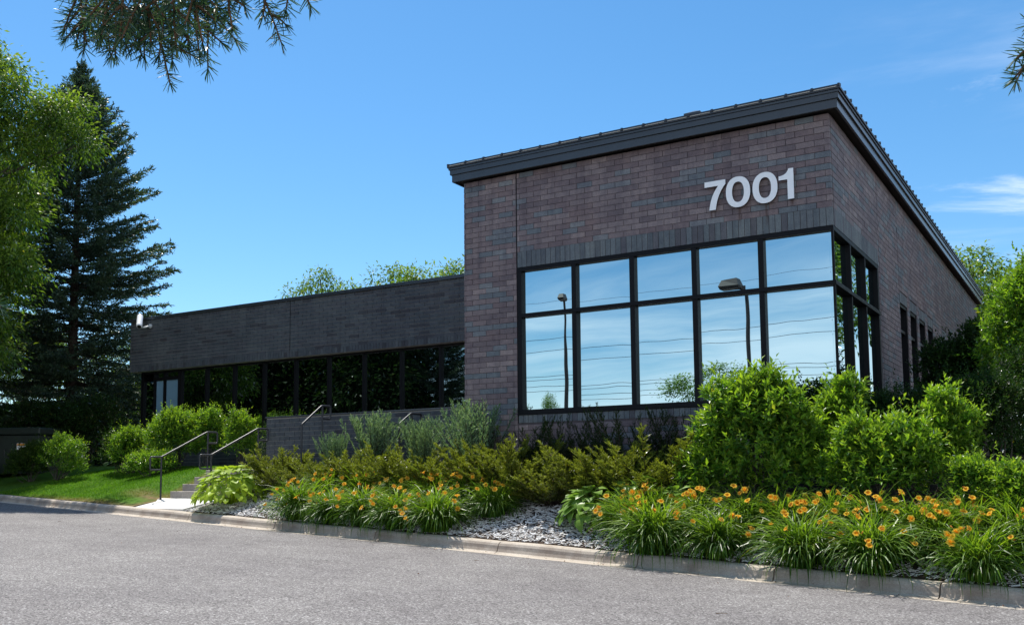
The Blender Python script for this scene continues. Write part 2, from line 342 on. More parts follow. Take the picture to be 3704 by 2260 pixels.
m_ash = leaf_mat('ash tree leaf', (.024, .072, .014), (.062, .135, .020), (.130, .225, .032), .45, .5, .38, top=(.30, .41, .05))
m_tree = leaf_mat('tree leaf', (.020, .048, .010), (.040, .082, .014), (.072, .125, .020), .45, .5, .35)
m_spr = leaf_mat('blue spruce needle', (.024, .050, .038), (.046, .084, .062), (.085, .135, .092), .3, .35, .35)
m_fspr = leaf_mat('close spruce needle', (.018, .048, .036), (.036, .080, .056), (.075, .13, .075), .3, .25, .4)
m_deadleaf = rand_mat('dry brown leaf', [(0, (.06, .03, .02)), (.5, (.14, .06, .03)), (1, (.22, .12, .06))])
def mat_petal():
    g = G('orange daylily petal'); o = g.objc(); ln = g.N('ShaderNodeVectorMath'); ln.operation = 'LENGTH'; g.L(o, ln.inputs[0])
    c = g.ramp(ln.outputs[1], [(0, (.85, .50, .05)), (.014, (.90, .52, .05)), (.021, (.84, .32, .015)), (.030, (.95, .52, .04)), (.045, (.98, .66, .10))])
    d = g.N('ShaderNodeBsdfDiffuse'); g.L(c, d.inputs[0]); t = g.N('ShaderNodeBsdfTranslucent'); g.L(c, t.inputs[0])
    m = g.N('ShaderNodeMixShader'); m.inputs[0].default_value = .55; g.L(d.outputs[0], m.inputs[1]); g.L(t.outputs[0], m.inputs[2]); g.L(m.outputs[0], g.o.inputs[0]); return g.m
m_petal = mat_petal()
m_bud = rand_mat('lily bud', [(0, (.55, .16, .02)), (.6, (.62, .25, .03)), (1, (.30, .30, .04))])

# ------------------------------------------------------------------ lie of the land
A0 = np.array([2.82, -4.72]); D0 = np.array([-.9849, .1710]); D0 /= np.linalg.norm(D0); N0 = np.array([.171, .985]); N0 /= np.linalg.norm(N0)
def S_(x, y): return (x-A0[0])*N0[0]+(y-A0[1])*N0[1]
def T_(x, y): return (x-A0[0])*D0[0]+(y-A0[1])*D0[1]
def XY(T, s): return A0[0]+T*D0[0]+s*N0[0], A0[1]+T*D0[1]+s*N0[1]
def road_z(x): return -.035*np.clip(x, -30, 12)-.02
def smin(a, b, k=.25):
    h = np.clip(.5+.5*(b-a)/k, 0, 1); return b*(1-h)+a*h-k*h*(1-h)
def gz(x, y):
    x = np.asarray(x, float); y = np.asarray(y, float); s = S_(x, y); r = road_z(x)
    sl = .22+.16*np.clip((x+19)/4, 0, 1)
    cap = 1.5+.02*np.clip(-x-13, 0, 20)
    z = smin(r+.13+sl*np.maximum(s-.5, 0), cap)
    T = T_(x, y); w = np.clip((20.6-T)/1.7, 0, 1)*np.clip((T-16.0)/.4, 0, 1); w = w*w*(3-2*w)*np.clip((4.2-s)/1.2, 0, 1)   # graded level with the paved pad and the steps
    zl = np.where(s < 1.5, r+.135+(s-.56)*.17, np.minimum(r+.295+(s-1.5)*.50, cap)); return np.where(s < .5, z, z*(1-w)+zl*w)
ST0, ST1 = 16.40, 18.53     # T range of the steps
def gz_cut(x, y):
    z = gz(x, y); T = T_(x, y); s = S_(x, y)
    m = ((T > ST0+.05) & (T < ST1-.05) & (s < 3.9)) | ((T > ST0) & (T < 19.5) & (s < 1.42))
    return np.where(m, np.minimum(z, road_z(x)+.08), z)
def grid_mesh(name, Ts, Ss, zf, mat, attr=None):
    TT, SS = np.meshgrid(Ts, Ss, indexing='ij'); x, y = XY(TT, SS); z = zf(x, y); nT, nS = TT.shape
    V = np.stack([x, y, z], -1).reshape(-1, 3)
    i = np.arange(nT-1)[:, None]*nS+np.arange(nS-1)[None]; i = i.ravel(); F = np.stack([i, i+1, i+nS+1, i+nS], 1)
    me = npmesh(name, V, F[:, ::-1] if False else F, mat, True)
    if attr is not None:
        a = me.attributes.new('tint', 'FLOAT', 'POINT'); a.data.foreach_set('value', attr(x, y).ravel().astype(np.float32))
    return me
def spread(a, b, n, far): return np.concatenate([a-np.geomspace(.3, far, 22)[::-1], np.linspace(a, b, n), b+np.geomspace(.3, far, 22)])
# road
road = link('road', grid_mesh('road', spread(-9, 32, 60, 240), np.concatenate([-np.geomspace(.5, 300, 34)[::-1], [0.004]]), lambda x, y: road_z(x)-.002, m_asph)); tag(road, kind='structure')
# ground behind the kerb
Ts = np.concatenate([-9-np.geomspace(.3, 240, 22)[::-1], np.linspace(-9, 34, 300), 34+np.geomspace(.3, 240, 22)])
Ss = np.concatenate([np.linspace(.535, 9, 70), 9+np.geomspace(.3, 300, 26)])
ground = link('ground', grid_mesh('ground', Ts, Ss, gz_cut, m_soil)); tag(ground, kind='structure')
# lawn sheet, 12 mm above the soil, left of the steps
def dry_edge(x, y):
    T = T_(x, y); s = S_(x, y); wob = .25*np.sin(T*5.1)+.18*np.sin(T*11.3+s*4)
    a = np.clip(1-(T-ST1)/(.55+.25*wob), 0, 1)*(s > .5)
    b = np.clip(1-(s-.6)/(.28+.15*wob), 0, 1)*np.clip(1-(T-21.5)/3, 0, 1)*.9
    b2 = np.clip(1-(np.abs(s-1.45)/(.35+.2*wob)), 0, 1)*np.clip(1-(T-19.5)/1.2, 0, 1)
    return np.clip(np.maximum(np.maximum(a, b), b2), 0, 1)
def lawn_z(x, y):
    z = gz(x, y); T = T_(x, y); s = S_(x, y)
    # the turf banks up to the side of the steps
    k = np.clip(1-(T-ST1)/1.2, 0, 1); st = road_z(x)+.30+np.clip((s-1.5)/1.24, 0, 1)*.60
    return z+.012
lawn = link('lawn', grid_mesh('lawn', np.linspace(ST1+.02, 34, 160), np.linspace(.56, 6.2, 60), lawn_z, m_lawn, dry_edge)); tag(lawn, kind='structure')
# carve the paved pad out of the lawn by laying the slab over it (the slab stands proud)

# kerb: one profile, one object per cast section
prof = [(0, 0), (.27, -.012), (.305, .004), (.325, .045), (.338, .095), (.360, .128), (.40, .148), (.46, .152), (.535, .148), (.55, .13), (.55, -.15), (0, -.15)]
joints = [-9, -6, -3.5, -1.2, 1.01, 2.91, 4.84, 7.31, 10.05, 12.83, 15.78, 19.07, 21.91, 24.9, 27.9, 31, 34, 38, 42]
kerb = empty('kerb'); tag(kerb, kind='structure')
for a, b in zip(joints[:-1], joints[1:]):
    ring = []; n = max(2, int((b-a)/.4))
    for T in np.linspace(a+.008, b-.008, n):
        x0, y0 = XY(T, 0); rz = float(road_z(x0)); w = .004*math.sin(T*3.1)
        ring.append([(XY(T, s)[0], XY(T, s)[1], rz+z+w*(z > .05)) for s, z in prof])
    k = len(prof); V = np.array(ring).reshape(-1, 3)
    F = [(i*k+j, i*k+(j+1) % k, (i+1)*k+(j+1) % k, (i+1)*k+j) for i in range(n-1) for j in range(k)]
    o = link('kerb_section', npmesh('kerb_section', V, F, m_curb), None, kerb)
    me = o.data
    import bmesh
    bm = bmesh.new(); bm.from_mesh(me); bm.verts.ensure_lookup_table()
    bm.faces.new([bm.verts[j] for j in range(k)]); bm.faces.new([bm.verts[(n-1)*k+j] for j in reversed(range(k))])
    bmesh.ops.recalc_face_normals(bm, faces=bm.faces); bm.to_mesh(me); bm.free()

# ------------------------------------------------------------------ paved pad, steps
def tsbox(name, T0, T1, s0, s1, zb, z0, z1, mat, parent=None, bv=0):
    """box in kerb coordinates; z0,z1 the top height at s0 and at s1"""
    V = [XY(T0, s0)+(zb,), XY(T1, s0)+(zb,), XY(T1, s1)+(zb,), XY(T0, s1)+(zb,), XY(T0, s0)+(z0,), XY(T1, s0)+(z0,), XY(T1, s1)+(z1,), XY(T0, s1)+(z1,)]
    o = link(name, npmesh(name, V, [tuple(reversed(f)) for f in BOXF], mat), None, parent)
    if bv: bevel(o, bv)
    return o
rzp = float(road_z(XY(17.5, .55)[0]))
pad = tsbox('pavement', ST0, 19.5, .562, 1.50, rzp-.1, rzp+.155, .835, m_conc, None, .008); tag(pad, kind='structure')
steps = empty('entrance_steps', XY(17.4, 1.5)+(.83,), 'four pale concrete steps climbing from the kerb beside the hosta', 'steps')
z0s = .83
def rel(o, p):
    o.matrix_parent_inverse = Matrix.Translation(-Vector(p.location)); return o
for i in range(4):
    o = tsbox('step', ST0, ST1, 1.5+i*.31+.003, 1.5+(i+1)*.31+(.0 if i < 3 else .06), .5, z0s+(i+1)*.163, z0s+(i+1)*.163, m_step, steps, .012); rel(o, steps)
o = tsbox('landing', ST0, ST1, 1.5+4*.31+.063, 4.3, .8, z0s+4*.163-.004, z0s+4*.163+.03, m_step, steps, .01); rel(o, steps)

# ------------------------------------------------------------------ the building
bld = empty('office_building', (0, 0, 1.5), 'long single storey office building of dusty mauve and grey brick with mirrored corner windows', 'building')
def rb(o): return rel(o, bld)
FULL = MB().box(-.1476, .1476, 0, .08, -.0458, .0458).mesh('brick', m_brick)
cand = []
def brick_field(u0, u1, z0, z1, openings, L_=.3048, H=.1016, phase=0, joints_=(), tints=None, irregular=0):
    res = []; n = int(math.ceil((z1-z0)/H-1e-6))
    for r in range(n):
        zb = z1-(r+1)*H; zt = zb+H
        if zb < z0-.06: continue
        cuts = sorted([(a, b) for a, b, c, d in openings if c < zt-.03 and d > zb+.03]+[(j-.008, j+.008) for j in joints_])
        free = []; c = u0
        for a, b in cuts:
            if a > c: free.append((c, min(a, u1)))
            c = max(c, b)
        if c < u1: free.append((c, u1))
        off = (r % 2)*.5*L_+phase
        for a, b in free:
            k = math.floor((a-off)/L_)
            while off+k*L_ < b:
                x0 = max(a, off+k*L_); x1 = min(b, off+(k+1)*L_)
                if x1-x0 > .03: res.append((x0+.0046, x1-.0046, zb+.0046, zt-.0046, r))
                k += 1
    return res
def tint_for(mix):
    return mix[rng.integers(len(mix))]
def wall_part(name, mapf, u0, u1, z0, z1, openings, backs, mat_m, mat_b, phase=0, joints_=(), indiv=False, depth0=.012, bh=.1016):
    """mapf(u, d, z) -> xyz, d = depth into the wall; backs = list of backing boxes (u0,u1,z0,z1,d0,d1)"""
    w = MB()
    for a, b, c, d, e, f in backs:
        V = [mapf(u, dd, z) for z in (c, d) for (u, dd) in ((a, e), (b, e), (b, f), (a, f))]
        w.add(V, BOXF)
    wo = rb(w.obj(name, mat_m, bld))
    bf = brick_field(u0, u1, z0, z1, openings, phase=phase, joints_=joints_)
    if mat_b is m_wbrick: bf = [(a+.0012, b-.0012, c+.0012, d-.0012, r) for a, b, c, d, r in bf]
    rest = MB(); t_prev = .3
    for (a, b, c, d, r) in bf:
        t = rng.random() if rng.random() > .22 else t_prev
        t_prev = t; pr = rng.normal(0, .0012)
        if indiv and abs((b-a)-.2956) < .002:
            p = mapf((a+b)/2, 0, (c+d)/2); v = np.array(p)-CAMP; dist = np.linalg.norm(v)
            nrm = np.array(mapf(0, -1, 0))-np.array(mapf(0, 0, 0)); sz = abs(np.dot(v/dist, nrm))/dist**2
            cand.append((sz, wo, p, 1 if abs(nrm[0]) > .5 else 0, t, pr, (a, b, c, d, mapf)))
            continue
        V = [mapf(u, dd, z) for z in (c, d) for (u, dd) in ((a, pr), (b, pr), (b, .08), (a, .08))]
        rest.add(V, BOXF, t)
    return wo, rest, mat_b
def finish_bricks(packs, limit=300):
    cand.sort(key=lambda q: -q[0]); per = {}
    for i, (sz, wo, p, ax, t, pr, abcd) in enumerate(cand):
        if i < limit:
            o = link('brick', FULL, None, wo); o.matrix_parent_inverse = wo.matrix_world.inverted() if False else Matrix.Identity(4)
            q = Vector(p); o.location = q+Vector((0, pr, 0)) if ax == 0 else q+Vector((-pr, 0, 0)); o.rotation_euler = (0, 0, 0) if ax == 0 else (0, 0, math.pi/2)
            o.color = (t, 0, 0, 1)
        else:
            a, b, c, d, mapf = abcd
            per[wo.name].add([mapf(u, dd, z) for z in (c, d) for (u, dd) in ((a, pr), (b, pr), (b, .08), (a, .08))], BOXF, t) if wo.name in per else packs_by[wo.name].add([mapf(u, dd, z) for z in (c, d) for (u, dd) in ((a, pr), (b, pr), (b, .08), (a, .08))], BOXF, t)
fr = lambda u, d, z: (u, d, z)            # front wall, faces -Y
sd = lambda u, d, z: (-d, u, z)           # side wall, faces +X
ZT = 7.03; ZB = .2
# front wall
W_F, r_F, _ = wall_part('front_wall', fr, -6.991, -.001, ZB, ZT-.05, [(-5.80, .1, 2.24, 5.462)],
    [(-6.979, -5.80, ZB, 6.98, .012, .30), (-5.80, -.013, 5.165, 6.98, .012, .30), (-5.80, -.013, ZB, 2.385, .012, .30)], m_mortar, m_brick, phase=.06, joints_=(-5.80,), indiv=True)
# side wall with slot windows
slots = [(5.81, 6.70), (7.05, 7.93), (8.28, 9.17), (9.52, 10.41), (11.93, 12.82), (13.16, 14.05), (14.38, 15.28), (15.60, 16.50)]
ops = [(-.1, 3.60, 2.24, 5.462)]+[(a, b, 2.2, 5.02) for a, b in slots]
backs = [(.301, 3.60, 5.165, 6.98, .013, .30), (.301, 3.60, ZB, 2.385, .013, .30), (3.60, 5.81, ZB, 6.98, .013, .30)]
e = 5.81
for i, (a, b) in enumerate(slots):
    backs.append((a, b, 4.80, 6.98, .013, .30)); backs.append((a, b, ZB, 2.2, .013, .30))
    nx = slots[i+1][0] if i+1 < len(slots) else 20.85
    backs.append((b, nx, ZB, 6.98, .013, .30))
W_S, r_S, _ = wall_part('side_wall', sd, .083, 20.85, ZB, ZT-.05, ops, backs, m_mortar, m_brick, phase=.02, joints_=(3.72, 5.79), indiv=True)
# left return and rear of the tall block (unseen sides are plain)
r1 = MB(); r1.box(-6.99, -6.69, .301, 20.84, ZB, 6.98); r1.box(-6.69, -.3, 20.55, 20.84, ZB, 6.98); rb(r1.obj('rear_wall', m_mortar, bld))
packs_by = {W_F.name: r_F, W_S.name: r_S}
# wing
WY = 4.266; WX0 = -22.305
wf = lambda u, d, z: (u, WY+d, z)
W_W, r_W, _ = wall_part('wing_wall', wf, WX0, -6.995, 4.80, 6.17, [], [(WX0+.012, -6.995, 4.60, 6.17, .013, .28)], m_wmortar, m_wbrick, phase=.1, joints_=(-15.60,))
wl = MB(); wl.box(WX0+.012, WX0+.30, WY+.281, 19.5, 4.60, 6.17); wl.box(WX0+.30, -6.99, 19.2, 19.5, .8, 6.17); wl.box(WX0+.35, WX0+.55, WY+1.2, 19.2, .8, 4.6); rb(wl.obj('wing_return_wall', m_wmortar, bld))
# low wall under the wing windows
W_B, r_B, _ = wall_part('wing_base_wall', wf, -21.9, -6.995, .9, 2.60, [], [(-21.89, -6.995, .9, 2.60, .295, .5)], m_wmortar, m_wbrick)
r_B = MB()
for (a, b, c, d, r) in brick_field(-21.9, -6.995, 1.2, 2.60, []): r_B.add([wf(u, dd, z) for z in (c, d) for (u, dd) in ((a, .283), (b, .283), (b, .36), (a, .36))], BOXF, rng.random())
# terrace wall in front of the wing
tf = lambda u, d, z: (u, 1.0+d, z)
W_T, r_T, _ = wall_part('terrace_wall', tf, -13.2, -6.995, .9, 2.64, [], [(-13.188, -6.995, .9, 2.66, .012, .26)], m_wmortar, m_wbrick, phase=.03)
rb(box('terrace_coping', -13.23, -6.996, .98, 1.30, 2.662, 2.695, m_fascia, bld, .006))
finish_bricks(None)
for wo, r, mt, nm in ((W_F, r_F, m_brick, 'bricks'), (W_S, r_S, m_brick, 'bricks'), (W_W, r_W, m_wbrick, 'bricks'), (W_B, r_B, m_wbrick, 'bricks'), (W_T, r_T, m_wbrick, 'bricks')):
    o = link(nm, r.mesh(nm, mt, tint=True), None, wo, 'stuff')
# the wall objects sit under an empty with an offset parent: bricks given in world coordinates share it because walls have identity basis
# soldier courses, each brick its own part
def soldiers(wo, mapf, u0, u1, z0, z1, mat, pitch=.1016, d1=.08, seed=0, pieces=True):
    n = max(1, round((u1-u0)/pitch)); p = (u1-u0)/n; me = None; acc = MB()
    for i in range(n):
        a = u0+i*p+.0045; b = u0+(i+1)*p-.0045; pr = rng.normal(0, .0012)
        V = [mapf(u, dd, z) for z in (z0+.004, z1-.004) for (u, dd) in ((a, pr), (b, pr), (b, d1), (a, d1))]
        if pieces:
            if me is None: me = npmesh('soldier_brick', np.array(V)-np.array(mapf((a+b)/2, 0, (z0+z1)/2)), BOXF, mat)
            o = link('soldier_brick', me, None, wo); o.location = mapf((a+b)/2, 0, (z0+z1)/2); o.color = (float(rng.random()), 0, 0, 1)
        else: acc.add(V, BOXF, rng.random())
    if not pieces: link('soldier_bricks', acc.mesh('soldier_bricks', mat, tint=True), None, wo, 'stuff')
soldiers(W_F, fr, -5.79, -.003, 5.160, 5.462, m_sold)
soldiers(W_S, sd, .083, 3.60, 5.160, 5.462, m_sold)
soldiers(W_F, fr, -5.79, -.003, 2.238, 2.385, m_sold)
soldiers(W_W, wf, WX0, -8.6, 4.600, 4.800, m_wsold)
for a, b in slots: soldiers(W_S, sd, a+.003, b-.003, 4.80, 5.02, m_sold, pieces=False)
# expansion joints
for nm, mf, u, z0, z1 in (('expansion_joint', fr, -5.80, 2.24, 6.97), ('expansion_joint', sd, 3.72, 5.47, 6.97), ('expansion_joint', sd, 5.79, 5.03, 6.97), ('expansion_joint', wf, -15.60, 4.6, 6.17)):
    q = MB(); q.add([mf(uu, dd, z) for z in (z0, z1) for (uu, dd) in ((u-.0075, .003), (u+.0075, .003), (u+.0075, .05), (u-.0075, .05))], BOXF); rb(q.obj(nm, m_joint, bld))

# fascia, soffit, roof of the tall block
X0, X1, Y0, Y1 = -6.991, 0, 0, 20.85
def ring(name, o_out, o_in, z0, z1, mat, bv=.004):
    m = MB(); a, b, c, d = X0-o_out, X1+o_out, Y0-o_out, Y1+o_out; i0, i1, j0, j1 = X0-o_in, X1+o_in, Y0-o_in, Y1+o_in
    V = [(a,c,z0),(b,c,z0),(b,d,z0),(a,d,z0),(i0,j0,z0),(i1,j0,z0),(i1,j1,z0),(i0,j1,z0)]; V += [(x, y, z1) for x, y, z in V]
    F = []
    for k in range(4):
        n = (k+1) % 4; F += [(k, n, n+8, k+8), (4+n, 4+k, 12+k, 12+n), (n, k, 4+k, 4+n), (8+k, 8+n, 12+n, 12+k)]
    o = rb(m.add(V, F).obj(name, mat, bld));
    return o
rb_ = ring('fascia_board', .165, .13, 6.990, 7.128, m_fascia)
ring('fascia_board', .195, .10, 7.131, 7.222, m_fascia)
ring('drip_edge', .215, .10, 7.225, 7.262, m_fascia)
ring('soffit', .129, -.10, 7.02, 7.035, m_soffit)
pitch = .17; oo = .235; zr = 7.266; cx_ = (X0+X1)/2; hw = (X1-X0)/2+oo
V = [(X0-oo, Y0-oo, zr), (X1+oo, Y0-oo, zr), (X1+oo, Y1+oo, zr), (X0-oo, Y1+oo, zr), (cx_, Y0-oo+hw, zr+hw*pitch), (cx_, Y1+oo-hw, zr+hw*pitch)]
V += [(x, y, z+.035) for x, y, z in V]
F3 = [(6, 7, 10), (8, 9, 11), (1, 0, 4), (3, 2, 5)]; F4 = [(7, 8, 11, 10), (9, 6, 10, 11), (0, 1, 7, 6), (1, 2, 8, 7), (2, 3, 9, 8), (3, 0, 6, 9), (2, 1, 4, 5), (0, 3, 5, 4)]
roof = rb(link('roof', npmesh('roof', V, [np.array(F3), np.array(F4)], m_roof), None, bld))
def seam(x, y, dx, dy, ln):
    w = .016; px, py = -dy*w, dx*w; z = zr+.034; h = .045
    V = []
    for t, e2 in ((-.012, 0), (ln, 0)):
        for sgn in (-1, 1):
            for hh in (0, h): V.append((x+dx*t+px*sgn, y+dy*t+py*sgn, z+t*pitch+hh))
    F = [(0, 1, 3, 2), (4, 6, 7, 5), (0, 4, 5, 1), (2, 3, 7, 6), (1, 5, 7, 3), (0, 2, 6, 4)]
    o = link('roof_seam', npmesh('roof_seam', V, F, m_roof), None, roof); return o
n = 18
for i in range(n+1):
    x = X0-oo+.02+(X1-X0+2*oo-.04)*i/n; seam(x, Y0-oo, 0, 1, max(.1, hw-abs(x-cx_)))
y = Y0-oo+.40
while y < Y1+oo:
    seam(X1+oo, y, -1, 0, max(.1, min(hw, y-(Y0-oo), (Y1+oo)-y))); y += .4064
# added pale strips painting the light in the gaps between seams along the eave
for i in range(n):
    a = X0-oo+.02+(X1-X0+2*oo-.04)*i/n; b = X0-oo+.02+(X1-X0+2*oo-.04)*(i+1)/n
    rb(box('light_gap_strip', a+.03, b-.03, Y0-oo-.010, Y0-oo+.0, zr+.026, zr+.034, m_gaplight, bld))
# low snow rail / cap line along the eave top
rb(box('eave_cap', X0-oo, X1+oo, Y0-oo+.05, Y0-oo+.07, zr+.036, zr+.088, m_roof, bld))
vent = empty('roof_vent', (-2.77, 1.5, 7.55), 'small dark metal vent cap standing on the roof above the front eave', 'vent')
o = MB().tube([(0, 0, -.12), (0, 0, .42)], .07, 10).obj('vent_pipe', m_fascia, vent)
o = link('vent_hood', npmesh('vent_hood', [(-.16, -.16, .36), (.16, -.16, .36), (.16, .16, .36), (-.16, .16, .36), (-.16, -.16, .44), (.16, -.16, .44), (.16, .16, .44), (-.16, .16, .44), (0, 0, .52)],
    [np.array([(4, 5, 8), (5, 6, 8), (6, 7, 8), (7, 4, 8)]), np.array([(0, 3, 2, 1), (0, 1, 5, 4), (1, 2, 6, 5), (2, 3, 7, 6), (3, 0, 4, 7)])], m_fascia), None, vent)
# wing roof edge and flat roof
o = rb(box('wing_coping', WX0-.045, -6.995, WY-.045, WY+.32, 6.174, 6.262, m_fascia, bld, .006))
o = rb(box('wing_coping', WX0-.045, WX0+.33, WY+.321, 19.54, 6.174, 6.262, m_fascia, bld, .006))
rb(box('wing_roof', WX0+.31, -7.0, WY+.33, 19.2, 5.85, 5.92, m_roof, bld))

# mirrored corner window
cw = empty('corner_window', (0, 0, 1.5), parent=bld); cw.matrix_parent_inverse = Matrix.Translation(-bld.location)
def rc(o): return rel(o, cw)
def pane(name, P, mat, tilt=.0016):
    """thin glass slab from 4 corners in order; tilted a hair out of plane as set panes are"""
    P = np.array(P, float); nrm = np.cross(P[1]-P[0], P[3]-P[0]); nrm /= np.linalg.norm(nrm); c = P.mean(0)
    a = rng.normal(0, tilt, 2); eu = (P[1]-P[0])/np.linalg.norm(P[1]-P[0]); ez = np.array([0, 0, 1.])
    for i in range(4): P[i] += nrm*(a[0]*np.dot(P[i]-c, eu)+a[1]*np.dot(P[i]-c, ez))
    V = np.concatenate([P, P-nrm*.012]); return link(name, npmesh(name, V, [(0, 1, 2, 3), (7, 6, 5, 4), (4, 5, 1, 0), (5, 6, 2, 1), (6, 7, 3, 2), (7, 4, 0, 3)], mat))
GD = .085
zb_, zm_, zt_ = 2.484, 4.245, 5.084
mx_ = [-5.7555, -4.611, -3.465, -2.319, -1.173]
for i, x in enumerate(mx_):
    w = .046; rc(box('mullion', x-w, x+w, .004, .14, zb_-.002, zt_+.002, m_frame, cw, .003))
rc(box('corner_post', -.042, -.004, .004, .042, zb_-.002, zt_+.002, m_frame, cw))
rc(box('head_frame', -5.80, -.001, .002, .14, zt_+.003, 5.157, m_frame, cw, .003))
rc(box('head_frame', -.14, -.002, .1405, 3.60, zt_+.003, 5.157, m_frame, cw, .003))
rc(box('transom', -5.70, .014, -.012, .10, zm_-.035, zm_+.035, m_frame, cw, .003))
rc(box('transom', -.10, .014, .1005, 3.595, zm_-.035, zm_+.035, m_frame, cw, .003))
rc(box('sill', -5.80, .02, -.022, .14, 2.388, zb_-.003, m_frame, cw, .004))
rc(box('sill', -.14, .02, .1405, 3.60, 2.388, zb_-.003, m_frame, cw, .004))
my_ = [1.218, 2.390]
for y in my_: rc(box('mullion', -.14, -.004, y-.030, y+.030, zb_-.002, zt_+.002, m_frame, cw, .003))
rc(box('mullion', -.14, -.004, 3.50, 3.598, zb_-.002, zt_+.002, m_frame, cw, .003))
xs = mx_+[-.003]
for i in range(5):
    a = xs[i]+.04; b = xs[i+1]-(.04 if i < 4 else .035)
    for z0, z1 in ((zb_-.01, zm_-.03), (zm_+.03, zt_+.01)):
        o = pane('pane', [(a, GD, z0), (b, GD, z0), (b, GD, z1), (a, GD, z1)], m_glass, .0022); o.parent = cw; rc(o)
ys = [.02, 1.218, 2.390, 3.50]
for i in range(3):
    a = ys[i]+.012; b = ys[i+1]-.02
    for z0, z1 in ((zb_-.01, zm_-.03), (zm_+.03, zt_+.01)):
        o = pane('pane', [(-GD, a+.05 if i == 0 else a, z0), (-GD, b, z0), (-GD, b, z1), (-GD, a+.05 if i == 0 else a, z1)], m_glass, .0012); o.parent = cw; rc(o)
# slot windows of the side wall
for a, b in slots:
    w = empty('slot_window', (0, a, 1.5), parent=bld); w.matrix_parent_inverse = Matrix.Translation(-bld.location)
    def rw(o): return rel(o, w)
    rw(box('window_frame', -.16, -.012, a+.002, a+.045, 2.2, 4.797, m_frame, w)); rw(box('window_frame', -.16, -.012, b-.045, b-.002, 2.2, 4.797, m_frame, w))
    rw(box('window_head', -.16, -.02, a+.051, b-.051, 4.73, 4.797, m_frame, w)); rw(box('transom', -.15, -.05, a+.051, b-.051, 4.21, 4.27, m_frame, w))
    for z0, z1 in ((2.2, 4.21), (4.27, 4.73)):
        o = pane('pane', [(-.135, a+.045, z0), (-.135, b-.045, z0), (-.135, b-.045, z1), (-.135, a+.045, z1)], m_glass_dark); o.parent = w; rw(o)
# wing windows and door
ww = empty('wing_window', (-12, WY, 2.5), parent=bld); ww.matrix_parent_inverse = Matrix.Translation(-bld.location)
def rww(o): return rel(o, ww)
wx = [-7.05, -8.25, -9.47, -10.705, -11.94, -13.18, -14.40, -15.61, -16.81, -18.00, -19.15, -20.25]
for x in wx: rww(box('mullion', x-.035, x+.035, WY+.22, WY+.33, 2.605, 4.597, m_frame, ww))
rww(box('head_frame', -21.95, -7.0, WY+.225, WY+.33, 4.545, 4.598, m_frame, ww)); rww(box('sill', -20.24, -7.0, WY+.20, WY+.33, 2.602, 2.66, m_frame, ww))
for i in range(len(wx)-1):
    o = pane('pane', [(wx[i+1]+.03, WY+.285, 2.65), (wx[i]-.03, WY+.285, 2.65), (wx[i]-.03, WY+.285, 4.55), (wx[i+1]+.03, WY+.285, 4.55)], m_glass_dark, .002); o.parent = ww; rww(o)
dr = empty('entrance_door', (-20.8, WY, 1.7), parent=bld); dr.matrix_parent_inverse = Matrix.Translation(-bld.location)
def rd(o): return rel(o, dr)
for x in (-21.95, -21.42, -20.97, -20.32): rd(box('door_frame', x-.035, x+.035, WY+.22, WY+.33, 1.65, 4.543, m_frame, dr))
rd(box('door_header', -21.38, -20.36, WY+.225, WY+.33, 4.31, 4.40, m_frame, dr))
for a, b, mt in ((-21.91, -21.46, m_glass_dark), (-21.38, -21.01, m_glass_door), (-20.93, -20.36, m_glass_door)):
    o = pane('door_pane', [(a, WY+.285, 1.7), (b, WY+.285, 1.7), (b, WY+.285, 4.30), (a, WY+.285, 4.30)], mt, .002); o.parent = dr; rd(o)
o = pane('door_pane', [(-21.38, WY+.285, 4.40), (-20.36, WY+.285, 4.40), (-20.36, WY+.285, 4.54), (-21.38, WY+.285, 4.54)], m_glass_dark, .002); o.parent = dr; rd(o)
rd(MB().tube([(-20.90, WY+.16, 2.6), (-20.90, WY+.16, 3.1)], .014, 8).obj('door_handle', m_rail, dr))
# shadowed left jamb pier of the wing
rb(box('corner_pier', -22.0, -21.99+.03, WY+.20, WY+.9, .9, 4.598, m_frame, bld))

# the numerals
sign = empty('address_sign', (-1.3, -.07, 5.66), 'big white raised numerals 7001 fixed to the brick above the corner window', 'sign')
def digit(outer, inner=None, name='digit'):
    ys = (-.075, -.035); V = []; F3 = []; F4 = []
    import mathutils
    n = len(outer)
    if inner is None:
        tri = mathutils.geometry.tessellate_polygon([[Vector((x, z, 0)) for x, z in outer]])
        V = [(x, ys[0], z) for x, z in outer]+[(x, ys[1], z) for x, z in outer]
        F3 = [tuple(t) for t in tri]; F3 = F3+[tuple(n+k for k in reversed(t)) for t in tri]
        F4 = [(k, (k+1) % n, n+(k+1) % n, n+k) for k in range(n)]
    else:
        V = [(x, ys[0], z) for x, z in outer]+[(x, ys[0], z) for x, z in inner]+[(x, ys[1], z) for x, z in outer]+[(x, ys[1], z) for x, z in inner]
        for k in range(n):
            j = (k+1) % n; F4 += [(k, j, n+j, n+k), (2*n+k, 2*n+j, j, k), (n+k, n+j, 3*n+j, 3*n+k), (2*n+j, 2*n+k, 3*n+k, 3*n+j)]
    me = npmesh(name, V, [np.array(F3).reshape(-1, 3), np.array(F4)], None)
    bm = bmesh.new(); bm.from_mesh(me); bmesh.ops.recalc_face_normals(bm, faces=bm.faces)
    for f in bm.faces: f.material_index = 0 if abs(f.normal.y) > .5 else 1
    bm.to_mesh(me); bm.free(); me.materials.append(m_white2); me.materials.append(m_digit_side)
    o = link(name, me, None, sign); rel(o, sign)
    for px, pz in ((outer[0][0], outer[0][1]),): pass
    return o
